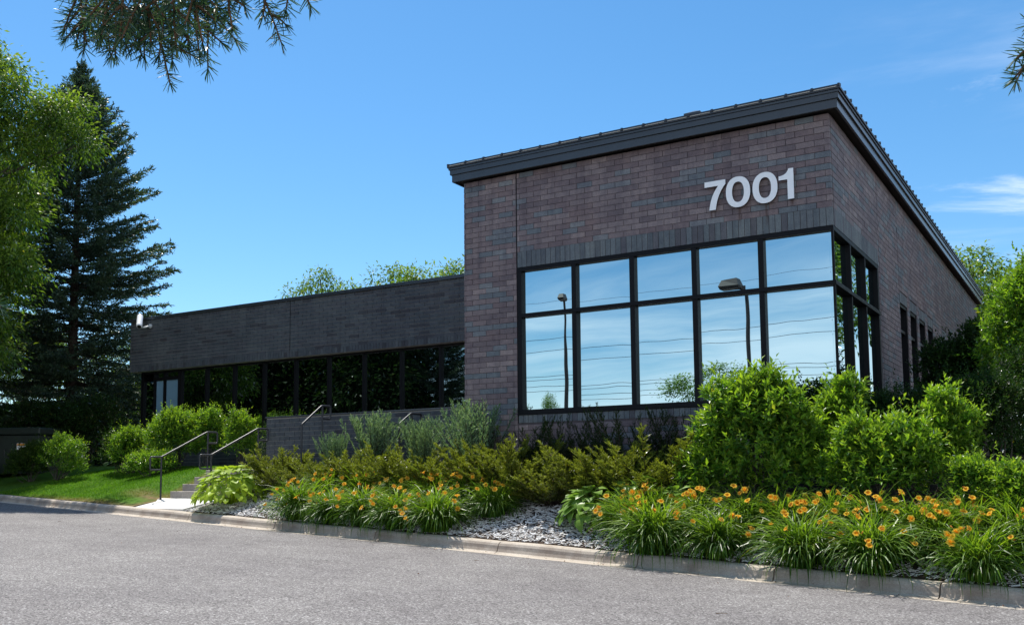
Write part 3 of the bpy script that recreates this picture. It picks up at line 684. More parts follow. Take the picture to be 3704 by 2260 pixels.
def arc7():
    # right edge of the stem curves down-left from the bar
    up = [(-2.065, 6.162), (-1.702, 6.162), (-1.702, 6.085)]
    r = [(-1.745, 6.035), (-1.790, 5.965), (-1.828, 5.885), (-1.855, 5.80), (-1.872, 5.725), (-1.880, 5.668)]
    l = [(-1.992, 5.668), (-1.983, 5.735), (-1.965, 5.815), (-1.935, 5.90), (-1.895, 5.98), (-1.830, 6.070), (-2.065, 6.070)]
    return up+r+l
digit(arc7())
def oval(cx, cz, rx, rz, p=2.25, n=48):
    out = []
    for k in range(n):
        t = 2*math.pi*k/n; c, s = math.cos(t), math.sin(t)
        out.append((cx+rx*math.copysign(abs(c)**(2/p), c), cz+rz*math.copysign(abs(s)**(2/p), s)))
    return out
digit(oval(-1.493, 5.914, .206, .259), oval(-1.493, 5.914, .100, .172)); digit(oval(-1.042, 5.911, .206, .259), oval(-1.042, 5.911, .100, .172))
digit([(-.676, 5.66), (-.574, 5.66), (-.574, 6.163), (-.655, 6.163), (-.668, 6.128), (-.692, 6.095), (-.728, 6.072), (-.770, 6.060), (-.815, 6.056), (-.815, 5.988), (-.676, 5.988)])
for px, pz in ((-1.75, 6.12), (-1.95, 5.72), (-1.493, 6.13), (-1.493, 5.70), (-1.042, 6.13), (-1.042, 5.70), (-.625, 6.08), (-.625, 5.72)):
    rel(MB().tube([(px, -.036, pz), (px, .01, pz)], .008, 6).obj('stand_off', m_digit_side, sign), sign)

# security camera
sc_ = empty('security_camera', (-21.6, WY, 6.0), 'white bullet security camera on a bracket at the left end of the grey wing', 'camera')
q = MB().tube([(-.02, -.05, .05), (-.02, -.17, -.0), (-.10, -.26, -.02), (-.16, -.30, .05)], [.03, .026, .022, .02], 8); q.obj('bracket', m_white, sc_, smooth=True)
MB().tube([(-.02, .0, .05), (-.02, -.04, .05)], .065, 12).obj('wall_plate', m_white, sc_)
MB().tube([(-.03, -.42, -.02), (-.05, -.40, .01), (-.25, -.22, .34), (-.26, -.21, .36)], [.075, .088, .088, .08], 14).obj('camera_body', m_white2, sc_, smooth=False)
MB().tube([(-.022, -.428, -.034), (-.03, -.42, -.018)], .062, 12).obj('lens', m_joint, sc_)
sc_.location = (-21.35, WY, 5.93)

# ------------------------------------------------------------------ handrails
def arcpts(pts, r=.06, k=4):
    out = [np.array(pts[0], float)]
    for a, b, c in zip(pts[:-2], pts[1:-1], pts[2:]):
        a, b, c = map(lambda q: np.array(q, float), (a, b, c)); u = (a-b)/np.linalg.norm(a-b); v = (c-b)/np.linalg.norm(c-b)
        p0 = b+u*r; p1 = b+v*r
        for i in range(k+1):
            t = i/k; out.append((1-t)**2*p0+2*t*(1-t)*b+t*t*p1)
    out.append(np.array(pts[-1], float)); return out
def handrail(base, dirv, run, z_lo, z_hi, zb_lo, zb_hi, label, loop=.28, lower_loop=True, group=None):
    d = np.array(dirv, float); d /= np.linalg.norm(d); h = empty('handrail', (base[0], base[1], zb_lo), label, 'handrail', group)
    L0 = np.zeros(3); lo = np.array([0, 0, z_lo-zb_lo]); hi = np.array([d[0]*run, d[1]*run, z_hi-zb_lo]); D3 = np.array([d[0], d[1], 0])
    pts = []
    if lower_loop: pts += [lo+[0, 0, -.30], lo-D3*loop+[0, 0, -.30], lo-D3*loop, lo]
    else: pts += [lo+[0, 0, -.02], lo+D3*.02]
    pts += [hi, hi+D3*loop, hi+D3*loop+np.array([0, 0, -.27]), hi+D3*.03+np.array([0, 0, -.27])]
    MB().tube(arcpts(pts, .045), .0215, 10).obj('rail', m_rail, h, smooth=True)
    MB().tube([L0-[0, 0, .1], lo], .0215, 10).obj('post', m_rail, h, smooth=True)
    up = hi+D3*.02; MB().tube([[up[0], up[1], zb_hi-zb_lo], up], .0215, 10).obj('post', m_rail, h, smooth=True)
    MB().tube([[0, 0, -.01], [0, 0, .012]], .05, 12).obj('base_plate', m_rail, h)
    return h
nd = N0
b1 = XY(ST1+.17, 1.36); handrail(b1, nd, 1.20, .83+.96, .83+.96+.62, .80, 1.2, 'dark steel handrail on the lawn side of the entrance steps')
b2 = XY(ST0+.22, 1.36); handrail(b2, nd, 1.20, .83+.96, .83+.96+.62, .80, 1.2, 'dark steel handrail between the entrance steps and the hosta')
handrail((-10.94, -.25), (0, 1), .62, 2.40, 2.82, 1.3, 1.3, 'dark steel handrail before the low terrace wall, above the yews', lower_loop=False)
handrail((-8.75, .25), (0, 1), .40, 2.36, 2.58, 1.3, 1.3, 'dark handrail half hidden between two blue green shrubs by the terrace wall', lower_loop=False, loop=.34)

# ------------------------------------------------------------------ utility cabinet at the far left
ub = empty('utility_cabinet', (-25.7, 2.95, 1.50), 'dark green utility cabinet with a warning sticker at the far left behind the lawn', 'cabinet')
ub.rotation_euler = (0, 0, math.radians(25))
box('cabinet_body', -1.0, 1.0, -.7, .7, 0, 1.18, m_box, ub, .02); box('lid', -1.06, 1.06, -.76, .76, 1.19, 1.42, m_box, ub, .05)
m_sw = mat_plain('sticker white', (.72, .72, .70), .5); m_so = mat_plain('sticker orange', (.75, .28, .03), .5); m_sk = mat_plain('sticker ink', (.03, .03, .03), .6)
st = box('warning_sticker', .28, .58, -.7045, -.7005, .62, .93, m_sw, ub)
q = box('sticker_band', .29, .57, -.7065, -.7047, .86, .92, m_so, st)
for xx in (.35, .46): box('sticker_mark', xx, xx+.05, -.7065, -.7047, .70, .79, m_sk, st)
MB().tube([(-.1, -.73, .55), (-.1, -.73, .75)], .015, 6).obj('latch', m_rail, ub)

# ------------------------------------------------------------------ foliage tools
def norm(v): return v/(np.linalg.norm(v, axis=-1, keepdims=True)+1e-9)
def frames(d, up):
    """matrices with local Y = d, local Z = roughly up"""
    d = norm(d); x = norm(np.cross(d, up)); z = np.cross(x, d); return np.stack([x, d, z], -1)   # columns
LEAF4 = (np.array([(0, 0, 0), (-.5, .42, .10), (0, .45, 0), (.5, .42, .10), (0, 1, -.10)]), np.array([(0, 2, 1), (0, 3, 2), (1, 2, 4), (2, 3, 4)]))
LEAF2 = (np.array([(0, 0, 0), (-.5, .45, .08), (.5, .45, .08), (0, 1, -.06)]), np.array([(0, 2, 1), (1, 2, 3)]))
NEED = (np.array([(-.5, 0, 0), (.5, 0, 0), (0, 1, 0)]), np.array([(0, 1, 2)]))
def stamp(tpl, P, Mx, ln, wd):
    V0, F0 = tpl; n = len(P); nv = len(V0)
    sc3 = np.stack([wd, ln, ln], -1)                       # (n,3)
    loc = V0[None]*sc3[:, None, :]
    W = np.einsum('nij,nkj->nki', Mx, loc)+P[:, None, :]
    F = (F0[None]+np.arange(n)[:, None, None]*nv).reshape(-1, F0.shape[1])
    return W.reshape(-1, 3), F
def rnd_dir(n): return norm(rng.normal(size=(n, 3)))
def shoots_on_lumps(lumps, n, shell=.75):
    """lumps: (cx,cy,cz,rx,ry,rz); returns points in their outer shells and outward normals"""
    Lm = np.array(lumps, float); area = (Lm[:, 3]*Lm[:, 4]+Lm[:, 3]*Lm[:, 5]+Lm[:, 4]*Lm[:, 5]); pr = area/area.sum()
    k = rng.choice(len(Lm), n, p=pr); d = rnd_dir(n); d[:, 2] = np.where(d[:, 2] < -.5, -d[:, 2], d[:, 2])
    r = 1-(1-shell)*rng.random(n)**1.5*1.2; r = np.clip(r, .3, 1.04)+rng.normal(0, .03, n)
    P = Lm[k, :3]+d*Lm[k, 3:6]*r[:, None]; nn = norm(d/Lm[k, 3:6]); return P, nn
def shoot_leaves(P, Dd, length, nl, ll, lw, spreadang=1.12, tpl=LEAF4, tipup=.4, droop=0):
    """nl leaves spiralled along each shoot (P, direction Dd)"""
    n = len(P); up = np.tile([0, 0, 1.], (n, 1))+rng.normal(0, .2, (n, 3)); Fm = frames(Dd, up)
    ps = []; ds = []; tint = []; ls = []
    ph = rng.random(n)*6.28
    for j in range(nl):
        t = (j+.6)/nl; a = ph+j*2.4
        side = Fm[:, :, 0]*np.cos(a)[:, None]+Fm[:, :, 2]*np.sin(a)[:, None]
        sp = spreadang*(1.15-.75*t)
        d = norm(Dd*math.cos(sp)+side*math.sin(sp)+np.array([0, 0, -droop])+rng.normal(0, .13, (n, 3)))
        ps.append(P+Dd*(length[:, None]*t)); ds.append(d); tint.append(np.full(n, max(0, t-.45)*tipup)); ls.append(ll*(.75+.5*rng.random(n))*(1-.35*t))
    P2 = np.concatenate(ps); D2 = np.concatenate(ds); t2 = np.concatenate(tint); l2 = np.concatenate(ls)
    upv = np.array([0, 0, 1.])+rng.normal(0, .45, P2.shape); Mx = frames(D2, upv)
    V, F = stamp(tpl, P2, Mx, l2, l2*lw); return V, F, np.repeat(np.clip(t2*(.5+rng.random(len(t2))), 0, 1), len(tpl[1]))
def tag_local(o): return o

def bush_mesh(name, lumps, n, slen, nl, ll, lw, mat, tipup, upw=.8, tpl=LEAF4, shell=.7, droop=0):
    P, nn = shoots_on_lumps(lumps, n, shell); Dd = norm(nn*.6+np.array([0, 0, upw])+rng.normal(0, .25, nn.shape))
    ok = P[:, 2] > .03; P, Dd = P[ok], Dd[ok]
    sl_ = slen*(.5+.8*rng.random(len(P))); lead = (rng.random(len(P)) < .10) & (P[:, 2] > .4*P[:, 2].max()); sl_[lead] *= 2.1
    V, F, t = shoot_leaves(P, Dd, sl_, nl, ll, lw, tpl=tpl, tipup=tipup, droop=droop)
    return npmesh(name, V, F, mat, attr=t)
def stems_mesh(name, lumps, mat, r0=.012, per=4):
    m = MB()
    for l in lumps:
        for _ in range(per):
            b = np.array([rng.normal(0, .08), rng.normal(0, .08), -.05]); e2 = np.array(l[:3])+rnd_dir(1)[0]*np.array(l[3:6])*.6
            mid = (b+e2)/2+rng.normal(0, .06, 3); m.tube([b, mid, e2], [r0, r0*.75, r0*.3], 5, False)
    return m.mesh(name, mat)
def lumps_for(rx, h, k, base=.12, seed=None):
    """a rounded, uneven shrub: one core and k lobes"""
    out = [(0, 0, h*.45, rx*.72, rx*.72, h*.42)]
    for i in range(k):
        a = 2*math.pi*(i+rng.random()*.8)/k; zz = h*(.3+.5*rng.random()); r = rx*(.30+.16*rng.random())
        rad = rx*(.62 if zz < h*.6 else .42)
        out.append((math.cos(a)*rad, math.sin(a)*rad, zz, r, r, r*(.85+.5*rng.random())))
    for i in range(2):
        a = rng.random()*6.28; r = rx*(.26+.1*rng.random()); out.append((math.cos(a)*rx*.25, math.sin(a)*rx*.25, h*.86-r*.3, r, r, r*1.1))
    return out
def shrub(name, loc, lumps, label, group, mat=m_lilac, n=420, ll=.085, lw=.46, nl=9, tipup=.9, slen=.16, upw=.62, cat='shrub', shell=.45, droop=0):
    n = int(n*1.45)
    e2 = empty(name, loc, label, cat, group)
    link('foliage', bush_mesh('foliage', lumps, n, slen, nl, ll, lw, mat, tipup, upw, shell=shell, droop=droop), None, e2)
    link('stem', stems_mesh('stem', lumps, m_bark2), None, e2)
    return e2
def copy_tree(o, parent=None):
    c = o.copy(); COL.objects.link(c); c.parent = parent
    for ch in list(o.children): copy_tree(ch, c)
    return c
def clone(o, loc, rz, sc=1, label=None, group=None):
    c = copy_tree(o); c.location = loc; c.rotation_euler = (0, 0, rz); c.scale = (sc, sc, sc) if not hasattr(sc, '__len__') else sc
    if label: c['label'] = label
    if group: c['group'] = group
    return c
def g3(x, y, dz=0): return (x, y, float(gz(x, y))+dz)

# ------------------------------------------------------------------ broadleaf shrubs, right of the corner
GB = 'bright green pointed-leaf shrubs'
shrub('broadleaf_shrub', g3(-.72, -2.05), [(0, 0, .9, .66, .62, .85), (-.30, -.15, 1.30, .42, .4, .50), (.12, 0, 1.50, .36, .4, .40), (.36, -.1, 1.25, .34, .34, .5), (-.62, -.1, .85, .30, .3, .42), (-.42, -.1, .45, .42, .4, .38), (-.80, -.1, .38, .30, .3, .36), (.62, 0, .85, .30, .3, .5), (.50, -.2, .45, .35, .35, .4), (-.02, 0, 1.62, .2, .2, .22), (.80, 0, .62, .22, .25, .55)],
      'biggest bright green shrub, standing before the right end of the mirrored window', GB, n=1100, ll=.14, nl=9, lw=.40, slen=.20)
shrub('broadleaf_shrub', g3(.36, -1.55), [(0, 0, .75, .30, .3, .6), (-.02, 0, 1.20, .24, .24, .34), (.10, 0, 1.32, .20, .2, .24), (-.16, 0, .62, .22, .22, .4)], 'narrow bright green shrub rising below the building corner', GB, n=330, ll=.115, nl=9, lw=.42, slen=.19)
shrub('broadleaf_shrub', g3(1.02, -2.42), [(0, 0, .60, .55, .5, .50), (-.32, 0, .82, .26, .26, .40), (-.30, 0, 1.08, .16, .16, .20), (.30, 0, .92, .34, .34, .30), (.0, 0, .85, .3, .3, .35), (-.52, 0, .55, .22, .25, .35), (.48, 0, .60, .24, .25, .35)], 'wide low bright green shrub behind the middle of the right daylily bed', GB, n=760, ll=.115, nl=9, lw=.42, slen=.19)
shrub('broadleaf_shrub', g3(1.68, -1.75), [(0, 0, .8, .24, .24, .55), (-.03, 0, 1.15, .17, .17, .25), (.18, 0, .75, .22, .22, .35), (.10, 0, .45, .3, .3, .3), (.34, 0, 1.0, .10, .12, .10)], 'slender bright green shrub with a spire tip, right of the wide low one', GB, n=360, ll=.105, nl=9, lw=.42)
shrub('broadleaf_shrub', g3(2.10, -2.75), [(0, 0, .42, .24, .24, .38), (.0, 0, .62, .18, .18, .18)], 'small bright green shrub just behind the far right daylilies', GB, n=260, ll=.08, nl=8)
shrub('broadleaf_shrub', g3(2.66, -2.95), [(0, 0, .42, .30, .26, .36), (-.1, 0, .62, .18, .18, .16)], 'pale sunlit shrub cut by the right edge of the picture', GB, n=300, ll=.085, nl=8)
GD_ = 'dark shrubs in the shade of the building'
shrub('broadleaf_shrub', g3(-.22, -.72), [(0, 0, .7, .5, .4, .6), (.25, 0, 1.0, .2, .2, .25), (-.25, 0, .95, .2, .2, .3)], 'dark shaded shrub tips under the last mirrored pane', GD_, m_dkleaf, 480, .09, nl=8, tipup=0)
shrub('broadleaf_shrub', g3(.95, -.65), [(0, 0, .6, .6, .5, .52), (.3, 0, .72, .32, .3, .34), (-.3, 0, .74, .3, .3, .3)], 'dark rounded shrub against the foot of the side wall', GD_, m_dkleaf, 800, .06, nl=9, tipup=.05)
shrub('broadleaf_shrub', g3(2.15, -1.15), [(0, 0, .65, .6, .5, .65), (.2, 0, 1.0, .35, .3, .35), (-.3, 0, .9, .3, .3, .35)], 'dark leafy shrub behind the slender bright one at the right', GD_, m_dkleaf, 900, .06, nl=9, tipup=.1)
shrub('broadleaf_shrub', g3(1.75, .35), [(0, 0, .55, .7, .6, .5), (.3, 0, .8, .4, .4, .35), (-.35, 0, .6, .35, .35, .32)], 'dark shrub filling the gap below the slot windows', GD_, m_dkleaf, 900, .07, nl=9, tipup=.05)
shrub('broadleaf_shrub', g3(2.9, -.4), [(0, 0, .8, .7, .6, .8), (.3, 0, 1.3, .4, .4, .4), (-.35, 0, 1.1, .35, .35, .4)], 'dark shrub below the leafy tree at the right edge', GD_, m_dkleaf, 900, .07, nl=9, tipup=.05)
# the two small trees along the side wall
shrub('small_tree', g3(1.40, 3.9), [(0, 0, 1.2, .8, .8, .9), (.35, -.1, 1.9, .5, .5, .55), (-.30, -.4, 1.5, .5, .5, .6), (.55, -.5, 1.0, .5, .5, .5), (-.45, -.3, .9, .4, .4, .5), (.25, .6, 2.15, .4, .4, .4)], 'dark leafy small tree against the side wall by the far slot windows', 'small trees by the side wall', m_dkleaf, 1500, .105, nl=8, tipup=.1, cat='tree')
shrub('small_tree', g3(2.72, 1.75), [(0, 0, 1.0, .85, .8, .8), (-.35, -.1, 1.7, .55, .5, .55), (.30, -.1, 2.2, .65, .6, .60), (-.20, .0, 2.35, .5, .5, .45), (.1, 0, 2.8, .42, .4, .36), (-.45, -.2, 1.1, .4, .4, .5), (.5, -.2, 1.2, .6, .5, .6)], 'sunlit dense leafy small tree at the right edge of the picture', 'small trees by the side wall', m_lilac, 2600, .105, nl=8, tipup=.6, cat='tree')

# ------------------------------------------------------------------ broadleaf shrubs, behind the lawn
GL = 'bright green shrubs behind the lawn'
def at_s(x, y): return g3(x, y)
S_POS = [(-21.9, 2.05), (-19.7, 2.35), (-18.15, 2.75), (-16.75, 3.0), (-18.1, 1.75), (-17.45, 2.95)]
shrub('broadleaf_shrub', at_s(-23.45, 1.75), [(0, 0, .5, .6, .5, .48), (-.35, 0, .4, .4, .4, .36), (.35, 0, .75, .32, .3, .36)], 'half shaded green shrub right beside the utility cabinet', 'shaded shrubs behind the lawn', m_tree, 800, .085, tipup=.3)
shrub('broadleaf_shrub', at_s(-22.35, 1.95), [(0, 0, .55, .75, .5, .5), (.1, 0, 1.0, .26, .25, .32), (.7, 0, .8, .34, .3, .3), (-.5, 0, .7, .35, .3, .35), (.75, 0, .35, .4, .3, .3)], 'loose sunlit shrub left of the gap behind the lawn', GL, m_lilac, 620, .085, nl=7, tipup=.7)
shrub('broadleaf_shrub', at_s(-20.15, 2.65), [(0, 0, .62, .52, .5, .55), (.05, 0, .95, .36, .35, .32), (-.35, 0, .55, .3, .3, .4)], 'rounded green shrub left of the largest one by the entrance', GL, n=800, ll=.08, nl=8, tipup=.8)
shrub('broadleaf_shrub', at_s(-18.45, 2.75), [(0, 0, .75, .80, .6, .68), (.05, 0, 1.25, .55, .5, .38), (-.5, 0, .9, .4, .4, .42), (.55, 0, .95, .45, .4, .5), (-.05, 0, 1.5, .2, .2, .16)], 'largest bright green shrub left of the entrance handrails', GL, n=1500, ll=.085, nl=8, tipup=.9)
shrub('broadleaf_shrub', at_s(-17.3, 2.95), [(0, 0, .7, .45, .45, .65), (.10, 0, 1.25, .26, .26, .28), (-.2, 0, 1.1, .3, .3, .3)], 'bright green shrub seen between the two entrance handrails', GL, n=700, ll=.085, nl=8, tipup=.9)
shrub('broadleaf_shrub', at_s(-16.05, 2.95), [(0, 0, .65, .40, .4, .6), (-.12, 0, 1.15, .26, .26, .32), (.22, 0, .95, .2, .2, .28)], 'bright green shrub behind the right entrance handrail', GL, n=600, ll=.085, nl=8, tipup=.9)
shrub('broadleaf_shrub', at_s(-18.35, 1.95), [(0, 0, .30, .75, .35, .28), (-.5, 0, .28, .35, .3, .28), (.45, 0, .33, .4, .3, .28)], 'low spreading green shrub at the back edge of the lawn', GL, n=620, ll=.075, nl=8, tipup=.8)
shrub('broadleaf_shrub', at_s(-14.1, 2.35), [(0, 0, .6, .42, .4, .58), (.1, 0, .95, .25, .25, .25)], 'dark evergreen shrub at the left end of the low terrace wall', 'shaded shrubs behind the lawn', m_dkleaf, 500, .06, tipup=0)
shrub('broadleaf_shrub', at_s(-20.9, 2.9), [(0, 0, .6, .55, .5, .6), (.4, 0, .5, .4, .4, .5)], 'dark shrub in the gap left of the rounded green one', 'shaded shrubs behind the lawn', m_dkleaf, 500, .08, tipup=.1)
shrub('broadleaf_shrub', at_s(-25.6, 1.2), [(0, 0, .3, .8, .5, .3), (.5, 0, .3, .4, .4, .3)], 'dark shrub at the left edge below the utility cabinet', 'shaded shrubs behind the lawn', m_dkleaf, 600, .08, tipup=.05)

# ------------------------------------------------------------------ yews and blue shrubs: branches with two-ranked needle sprays
def conifer_bush(name, nb, h, rx, mat, tw=16, nd=16, nl_=.028, nw=.2, rise=.75, tip=.8, sprawl=0):
    """nb boughs fan out from the base; twigs carry needles"""
    wood = MB(); PP = []; DD = []; TT = []
    for b in range(nb):
        a = rng.random()*6.283; q = rng.random()
        elev = rise*(.35+.75*q)+rng.normal(0, .08); elev = min(1.45, max(.12, elev))
        ln = (h/math.sin(elev) if elev > .7 else rx/math.cos(elev))*(.78+.3*rng.random()); ln = min(ln, math.hypot(h, rx)*1.08)
        d = np.array([math.cos(a)*math.cos(elev), math.sin(a)*math.cos(elev), math.sin(elev)]); p = np.array([rng.normal(0, .06), rng.normal(0, .06), 0.02]); pts = [p]
        for k in range(6):
            d = d+np.array([0, 0, .03 if sprawl else .05])+rng.normal(0, .06, 3); d /= np.linalg.norm(d); p = p+d*ln/6; pts.append(p)
        pts = np.array(pts); wood.tube(pts[::2], np.linspace(.010, .003, len(pts[::2])), 4, False)
        # twigs on the outer two thirds
        for j in range(tw):
            t = .22+.78*(j+rng.random()*.6)/tw; f_ = t*6; k = min(5, int(f_)); c = pts[k]+(pts[k+1]-pts[k])*(f_-k); dd = norm(pts[k+1]-pts[k])
            side = np.cross(dd, [0, 0, 1.]); side /= np.linalg.norm(side)+1e-6; sg = 1 if j % 2 else -1
            td = norm(dd*.75+side*sg*.75*(1.1-t*.5)+np.array([0, 0, .12])+rng.normal(0, .18, 3)); tl = (.20-.09*t)*(.7+.6*rng.random())*(h/1.0)**.5
            m_ = nd; tt = np.linspace(.05, 1, m_); base = c+td*tl*tt[:, None]; s2_ = norm(np.cross(td, np.array([0, 0, 1.])+rng.normal(0, .2, 3)))
            for sgn in (-1, 1):
                PP.append(base); DD.append(norm(td*.65+s2_*sgn*.8+rng.normal(0, .16, (m_, 3))+np.array([0, 0, .15]))); TT.append(np.full(m_, tip*max(0, t-.35)*1.4)*(.4+.6*tt))
        m_ = nd*2; tt = np.linspace(.75, 1.02, m_); base = pts[0]*0+pts[-1]+norm(pts[-1]-pts[-2])*ln*.05*(np.linspace(-2, 1, m_)[:, None]); PP.append(base); DD.append(norm(norm(pts[-1]-pts[-2])*.7+rng.normal(0, .5, (m_, 3)))); TT.append(np.full(m_, tip))
    P = np.concatenate(PP); Dn = np.concatenate(DD); T = np.concatenate(TT)
    l = nl_*(.7+.6*rng.random(len(P))); V, F = stamp(NEED, P, frames(Dn, np.array([0, 0, 1.])+rng.normal(0, .6, P.shape)), l, l*nw)
    return npmesh(name, V, F, mat, attr=np.clip(T*(.4+.9*rng.random(len(T))), 0, 1)), wood.mesh('branch', m_bark)
yv = [conifer_bush('foliage', 78, .80, .88, m_yew, 18, 11, .046, .36, rise=.62) for _ in range(3)]
yd = [conifer_bush('foliage', 56, .95, .8, m_yew_shade, 15, 12, .042, .26, tip=0)]
bl = [conifer_bush('foliage', 80, 1.1, .42, m_blue, 18, 12, .038, .34, rise=1.30, tip=.1) for _ in range(2)]
sprawl = conifer_bush('foliage', 40, .8, 1.15, m_yew, 22, 13, .046, .34, rise=.62, sprawl=1)
def conifer(name, src, loc, rz, sc3, label, group):
    e2 = empty(name, loc, label, 'shrub', group); e2.rotation_euler = (0, 0, rz); e2.scale = sc3
    link('foliage', src[0], None, e2); link('branch', src[1], None, e2); return e2
GY = 'golden green yews along the bank'
yl = [((-10.95, -.60), .80, 'first golden yew from the left, just behind the bright hosta'), ((-9.9, -.75), 1.02, 'golden yew below the upper handrail'), ((-8.75, -.85), .98, 'golden yew in front of the leftmost blue green shrub'),
      ((-7.75, -.95), 1.08, 'golden yew between the blue green shrubs, behind the left daylilies'), ((-6.75, -1.15), 1.02, 'golden yew before the largest blue green shrub'), ((-5.95, -1.05), 1.12, 'tall golden yew left of the window frame corner'),
      ((-5.20, -1.25), 1.22, 'golden yew with a peaked top under the first mirrored pane'), ((-4.20, -1.60), 1.0, 'golden yew right behind the bare patch of wood chips'), ((-3.55, -1.50), 1.13, 'golden yew with the highest tip under the second mirrored pane'),
      ((-2.95, -1.65), .98, 'golden yew left of the green hostas, under the third mirrored pane')]
for i, ((x, y), s, lb) in enumerate(yl): conifer('yew_shrub', yv[i % 3], g3(x, y, -.03), rng.random()*6, (s*.95, s*.95, s*(.88+.1*rng.random())), lb, GY)
conifer('yew_shrub', yv[1], g3(-11.7, -0.1, -.03), -11.7, (0.95, 0.95, 0.95), 'golden yew against the left part of the low terrace wall', GY)
conifer('yew_shrub', yv[1], g3(-9.3, -0.45, -.03), -9.3, (0.9, 0.9, 0.9), 'golden yew below the third handrail', GY)
conifer('yew_shrub', sprawl, g3(-2.35, -1.55, -.03), .4, (1, 1, 1.05), 'sprawling golden yew reaching towards the biggest bright shrub', GY)
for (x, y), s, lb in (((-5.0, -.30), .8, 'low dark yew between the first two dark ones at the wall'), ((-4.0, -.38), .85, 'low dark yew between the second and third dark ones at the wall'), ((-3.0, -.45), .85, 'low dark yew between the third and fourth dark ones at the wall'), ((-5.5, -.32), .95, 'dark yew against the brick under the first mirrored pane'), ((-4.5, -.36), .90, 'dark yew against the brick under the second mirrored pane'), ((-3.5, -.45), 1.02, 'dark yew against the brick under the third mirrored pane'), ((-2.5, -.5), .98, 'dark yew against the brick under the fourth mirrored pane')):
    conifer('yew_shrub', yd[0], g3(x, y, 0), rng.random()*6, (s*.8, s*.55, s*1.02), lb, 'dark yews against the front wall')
for (x, y), s, h, lb in (((-9.29, .10), 1.0, 1.15, 'leftmost blue green upright shrub before the terrace wall'), ((-7.9, -.15), .8, 1.05, 'smallest blue green upright shrub, in the middle of the three'), ((-6.5, -.42), 1.15, 1.30, 'largest blue green shrub beside the left edge of the tall block'), ((-10.35, .1), .6, .85, 'thin young blue green shrub near the upper handrail')):
    conifer('blue_shrub', bl[0 if h > 1.1 else 1], g3(x, y, 0), rng.random()*6, (s*.80, s*.80, h*.93), lb, 'blue green upright evergreens')

# ------------------------------------------------------------------ hostas: every large leaf an object
def hosta_leaf(name, L_, W_, mat, bend):
    nu, nv = 6, 5; V = []; F = []
    for i in range(nu+1):
        t = i/nu; w = W_*math.sin(math.pi*min(1, t*1.0)**.75)**.85*.5 if 0 < t < 1 else 0.002
        y = L_*t*(1-.12*bend*t); z = -bend*L_*.55*t*t
        for j in range(nv):
            u = (j/(nv-1))*2-1; V.append((u*w, y-.05*L_*abs(u)*math.sin(t*3.14), z+.18*w*abs(u)+.010*L_*math.cos(u*9)*math.sin(t*3.14)+.02*L_*math.sin(7*t+u*2)*abs(u)))
    for i in range(nu):
        for j in range(nv-1): k = i*nv+j; F.append((k, k+1, k+nv+1, k+nv))
    return npmesh(name, V, F, mat, True)
hl = [hosta_leaf('leaf', .215, .165, m_hosta, b) for b in (.5, .9, 1.3)]; hl2 = [hosta_leaf('leaf', .23, .17, m_hosta2, b) for b in (.5, .9, 1.3)]
def hosta(loc, R_, H_, n, leaves, label, seedr):
    e2 = empty('hosta', loc, label, 'plant', 'hosta clumps'); st_ = MB()
    for i in range(n):
        q = math.sqrt((i+.5)/n); a = i*2.39996+rng.normal(0, .15); r = R_*q*.80; z = H_*(1-q**2.2*.82)*(.86+.2*rng.random())
        el_ = math.radians(48-72*q+rng.normal(0, 9)); sc = (1.08-.22*q)*(.8+.35*rng.random())
        o = link('leaf', leaves[rng.integers(3)], None, e2); p = (math.cos(a)*r, math.sin(a)*r, z); o.location = p
        o.rotation_euler = (el_, rng.normal(0, .2), a-math.pi/2); o.scale = (sc, sc, sc)
        if i % 3 == 0: st_.tube([(p[0]*.1, p[1]*.1, 0), (p[0]*.6, p[1]*.6, z*.75), p], [.006, .005, .004], 4, False)
    link('stalk', st_.mesh('stalk', leaves[0].materials[0]), None, e2); return e2
hosta(g3(-12.10, -1.08, 0), .92, .74, 300, hl, 'bright yellow green hosta beside the foot of the steps', 1)
hosta(g3(-3.15, -2.35), .60, .50, 130, hl2, 'leftmost green hosta, at the right edge of the wood chips', 2)
hosta(g3(-2.45, -2.18), .55, .55, 110, hl2, 'middle green hosta behind the right daylily bed', 3)
hosta(g3(-1.75, -2.45), .50, .48, 90, hl2, 'rightmost green hosta, tucked under the biggest bright shrub', 4)

